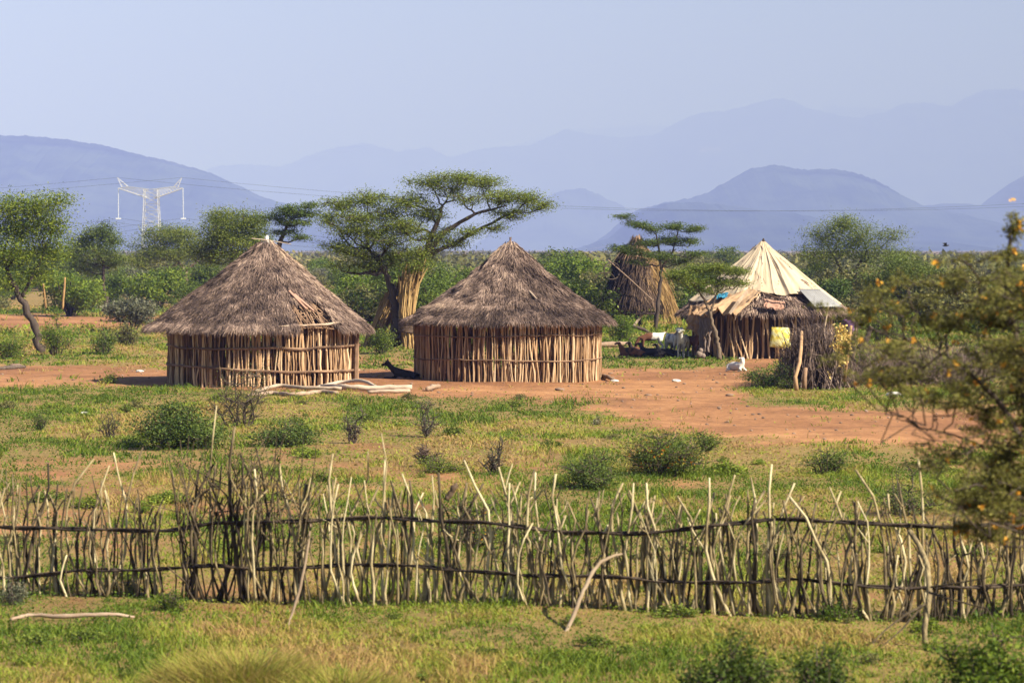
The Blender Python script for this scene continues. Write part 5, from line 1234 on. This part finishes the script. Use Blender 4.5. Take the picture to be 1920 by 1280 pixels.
# dark clods strewn over the bare yard
mb = MB()
n = 3200; py = 690 + 490 * rng.random(n) ** 1.5; px = rng.uniform(-50, 1970, n)
for a, b in zip(px, py):
    p = G(a, b)
    if cover(p[0], p[1]) > .45: continue
    r_ = (.008 + .045 * rng.random() ** 3) * (1 if b < 850 else .5); mb.tube([p + [0, 0, -.01], p + [0, 0, r_ * .4], p + [r_ * .2, 0, r_ * .8]], [r_, r_ * 1.1, r_ * .3], 6, rng.uniform(.1, .8))
tag(mb.build('gravel', M['stone']), 'clods and pebbles strewn on the bare earth', 'pebbles', kind='stuff')

# ---------------------------------------------------------------- pylon and power lines
YP = 970.0
def pp(a, b, dy=0): return P(a, b, YP + dy)
rY = thing('pylon', (pp(284, 480)[0], YP, 0), 'white lattice steel pylon with two upswept arms before the left hill', 'pylon')
mb = MB(); wl = .13
def bar(a, b, r=wl, t=.6): mb.tube([a, b], r * .62, 4, t)
zt = pp(284, 372)[2]; zm = pp(284, 355)[2]
xc = pp(284, 400)[0]; s_ = YP / F
def leg(sx, sy, z):
    w = np.interp(z, [0, zt, zm], [3.2, 2.35, 2.3]) ; return np.array([xc + sx * w, YP + sy * w, z])
zs = np.linspace(0, zm, 11)
for k in range(10):
    for (a, b) in (((-1, -1), (1, -1)), ((1, -1), (1, 1)), ((1, 1), (-1, 1)), ((-1, 1), (-1, -1))):
        bar(leg(*a, zs[k]), leg(*a, zs[k + 1]), .2); bar(leg(*a, zs[k]), leg(*b, zs[k + 1]), .09); bar(leg(*b, zs[k]), leg(*a, zs[k + 1]), .09); bar(leg(*a, zs[k + 1]), leg(*b, zs[k + 1]), .09)
mb.build('tower', M['steel'], rY)
for sx in (-1, 1):
    mb = MB()
    tipx = 222 if sx < 0 else 343
    tip = pp(tipx, 353); root_lo = [np.array([xc + sx * 1.0, YP + q * 2.0, zt]) for q in (-1, 1)]; root_hi = [np.array([xc + sx * .6, YP + q * 2.0, zm]) for q in (-1, 1)]
    hi_o = pp(240 if sx < 0 else 326, 350)
    for q in (0, 1):
        lo = np.array([tip[0], YP + (q - .5) * 1.0, tip[2]])
        hi = np.array([hi_o[0], YP + (q - .5) * 1.4, hi_o[2]])
        bar(root_lo[q], lo, .24, .9); bar(root_hi[q], hi, .14); bar(hi, lo, .13)
        for f in np.linspace(.1, .95, 9):
            a = root_lo[q] * (1 - f) + lo * f; b = root_hi[q] * (1 - f) + hi * f; c_ = root_lo[q] * (1 - f + .1) + lo * (f - .1)
            bar(a, b, .07); bar(c_, b, .07)
    pk = pp(220 if sx < 0 else 341, 333)
    pk2 = pp(229 if sx < 0 else 334, 351)
    for q in (-.6, .6):
        bar(hi_o + [0, q, 0], pk, .16); bar(pk2 + [0, q, 0], pk, .12)
        for f in (.25, .5, .75): bar((hi_o + [0, q, 0]) * (1 - f) + pk * f, (pk2 + [0, q, 0]) * (1 - f + .12) + pk * (f - .12), .07)
    mb.build('arm', M['steel'], rY)
    mb = MB(); bot = pp(tipx + (0 if sx < 0 else 1), 409)
    n = 40; t = np.linspace(0, 1, n)[:, None]; top = np.array([tip[0], YP, tip[2]])
    mb.tube(top * (1 - t) + bot * t, .06 + .08 * (np.arange(n) % 2), 7, .6); mb.tube([bot + [-.9, 0, -.2], bot + [.9, 0, -.2]], .2, 6, .9)
    mb.build('insulator', M['insulator'], rY)
g = 'power lines of the pylon'
# the line runs a little away from the camera, so that the wires leave the picture on both sides
def wire(label, px, py, slopeL, slopeR, r=.06, pair=False):
    mb = MB(); a = pp(px, py)
    for dz in ((0, -1.6) if pair else (0,)):
        for sg, drop in ((-1, slopeL), (1, slopeR)):
            t = np.linspace(0, 1, 26); L = 420; r = .035
            mb.tube(np.stack([a[0] + sg * t * L, a[1] + sg * t * 60, a[2] + dz - drop * (4 * t * (1 - t))], 1), r, 4, .3, cap=False)
    tag(mb.build('power_line', M['wire']), label, 'power line', g)
wire('upper earth wire strung from the left peak of the pylon', 220, 333, 11, 11, .05)
wire('upper earth wire strung from the right peak of the pylon', 341, 333, 11, 11, .05)
wire('double conductor hung from the left insulator of the pylon', 222, 409, 16, 16, .06, True)
wire('double conductor hung from the right insulator of the pylon', 344, 409, 16, 16, .06, True)
# ---------------------------------------------------------------- haze, sky, sun
me = bpy.data.meshes.new('haze')
x0, x1, y0, y1, z0, z1 = -14500, 14500, -220, 47500, -2.0, 2240
me.from_pydata([(x, y, z) for x in (x0, x1) for y in (y0, y1) for z in (z0, z1)], [], [(0, 1, 3, 2), (4, 6, 7, 5), (0, 4, 5, 1), (2, 3, 7, 6), (0, 2, 6, 4), (1, 5, 7, 3)])
hz = bpy.data.objects.new('haze', me); COL.objects.link(hz)
m, nt, nd, lk = new_mat('haze_air')
vol = nd.new('ShaderNodeVolumePrincipled'); vol.inputs['Color'].default_value = (.30, .38, 1.0, 1); vol.inputs['Absorption Color'].default_value = (.32, .34, 1, 1); vol.inputs['Density'].default_value = 1.5e-4; vol.inputs['Anisotropy'].default_value = -.3
oo = nd.new('ShaderNodeOutputMaterial'); lk.new(vol.outputs[0], oo.inputs['Volume']); me.materials.append(m)
tag(hz, 'pale blue haze filling the air over the plain', 'haze', kind='stuff')

SUN_EL = radians(38); SUN_AZ = radians(-31)    # angle from +x towards the camera
sd = np.array([cos(SUN_EL) * cos(SUN_AZ), cos(SUN_EL) * sin(SUN_AZ), sin(SUN_EL)])
w = bpy.data.worlds.new('World'); scene.world = w; w.use_nodes = True
nt = w.node_tree; bg = nt.nodes['Background']; sky = nt.nodes.new('ShaderNodeTexSky'); sky.sky_type = 'NISHITA'; sky.sun_disc = False
sky.sun_elevation = SUN_EL; sky.sun_rotation = math.atan2(sd[0], sd[1]); sky.air_density = 1.2; sky.dust_density = 0.6; sky.ozone_density = 3.0
nt.links.new(sky.outputs[0], bg.inputs[0]); bg.inputs[1].default_value = .05
sl = bpy.data.lights.new('sun', 'SUN'); sl.energy = 5.0; sl.angle = radians(.53); sl.color = (1.0, .91, .77)
so = bpy.data.objects.new('sun', sl); COL.objects.link(so)
from mathutils import Vector
so.rotation_euler = Vector(sd).to_track_quat('Z', 'Y').to_euler(); so.location = (40, -20, 60)

cam = bpy.data.cameras.new('camera'); co = bpy.data.objects.new('camera', cam); COL.objects.link(co)
co.location = (0, 0, CAMH); co.rotation_euler = (radians(90) - PITCH, 0, 0)
cam.sensor_width = 36; cam.lens = F * 36 / 1920; cam.clip_start = .5; cam.clip_end = 90000
cam.dof.use_dof = True; cam.dof.focus_distance = 84; cam.dof.aperture_fstop = 4.0
scene.camera = co
vs = scene.view_settings; vs.view_transform = 'Standard'; vs.look = 'None'; vs.gamma = 1; vs.exposure = 1.42; vs.use_curve_mapping = False
scene.cycles.use_denoising = True
scene.cycles.max_bounces = 6; scene.cycles.transparent_max_bounces = 8; scene.cycles.volume_bounces = 0
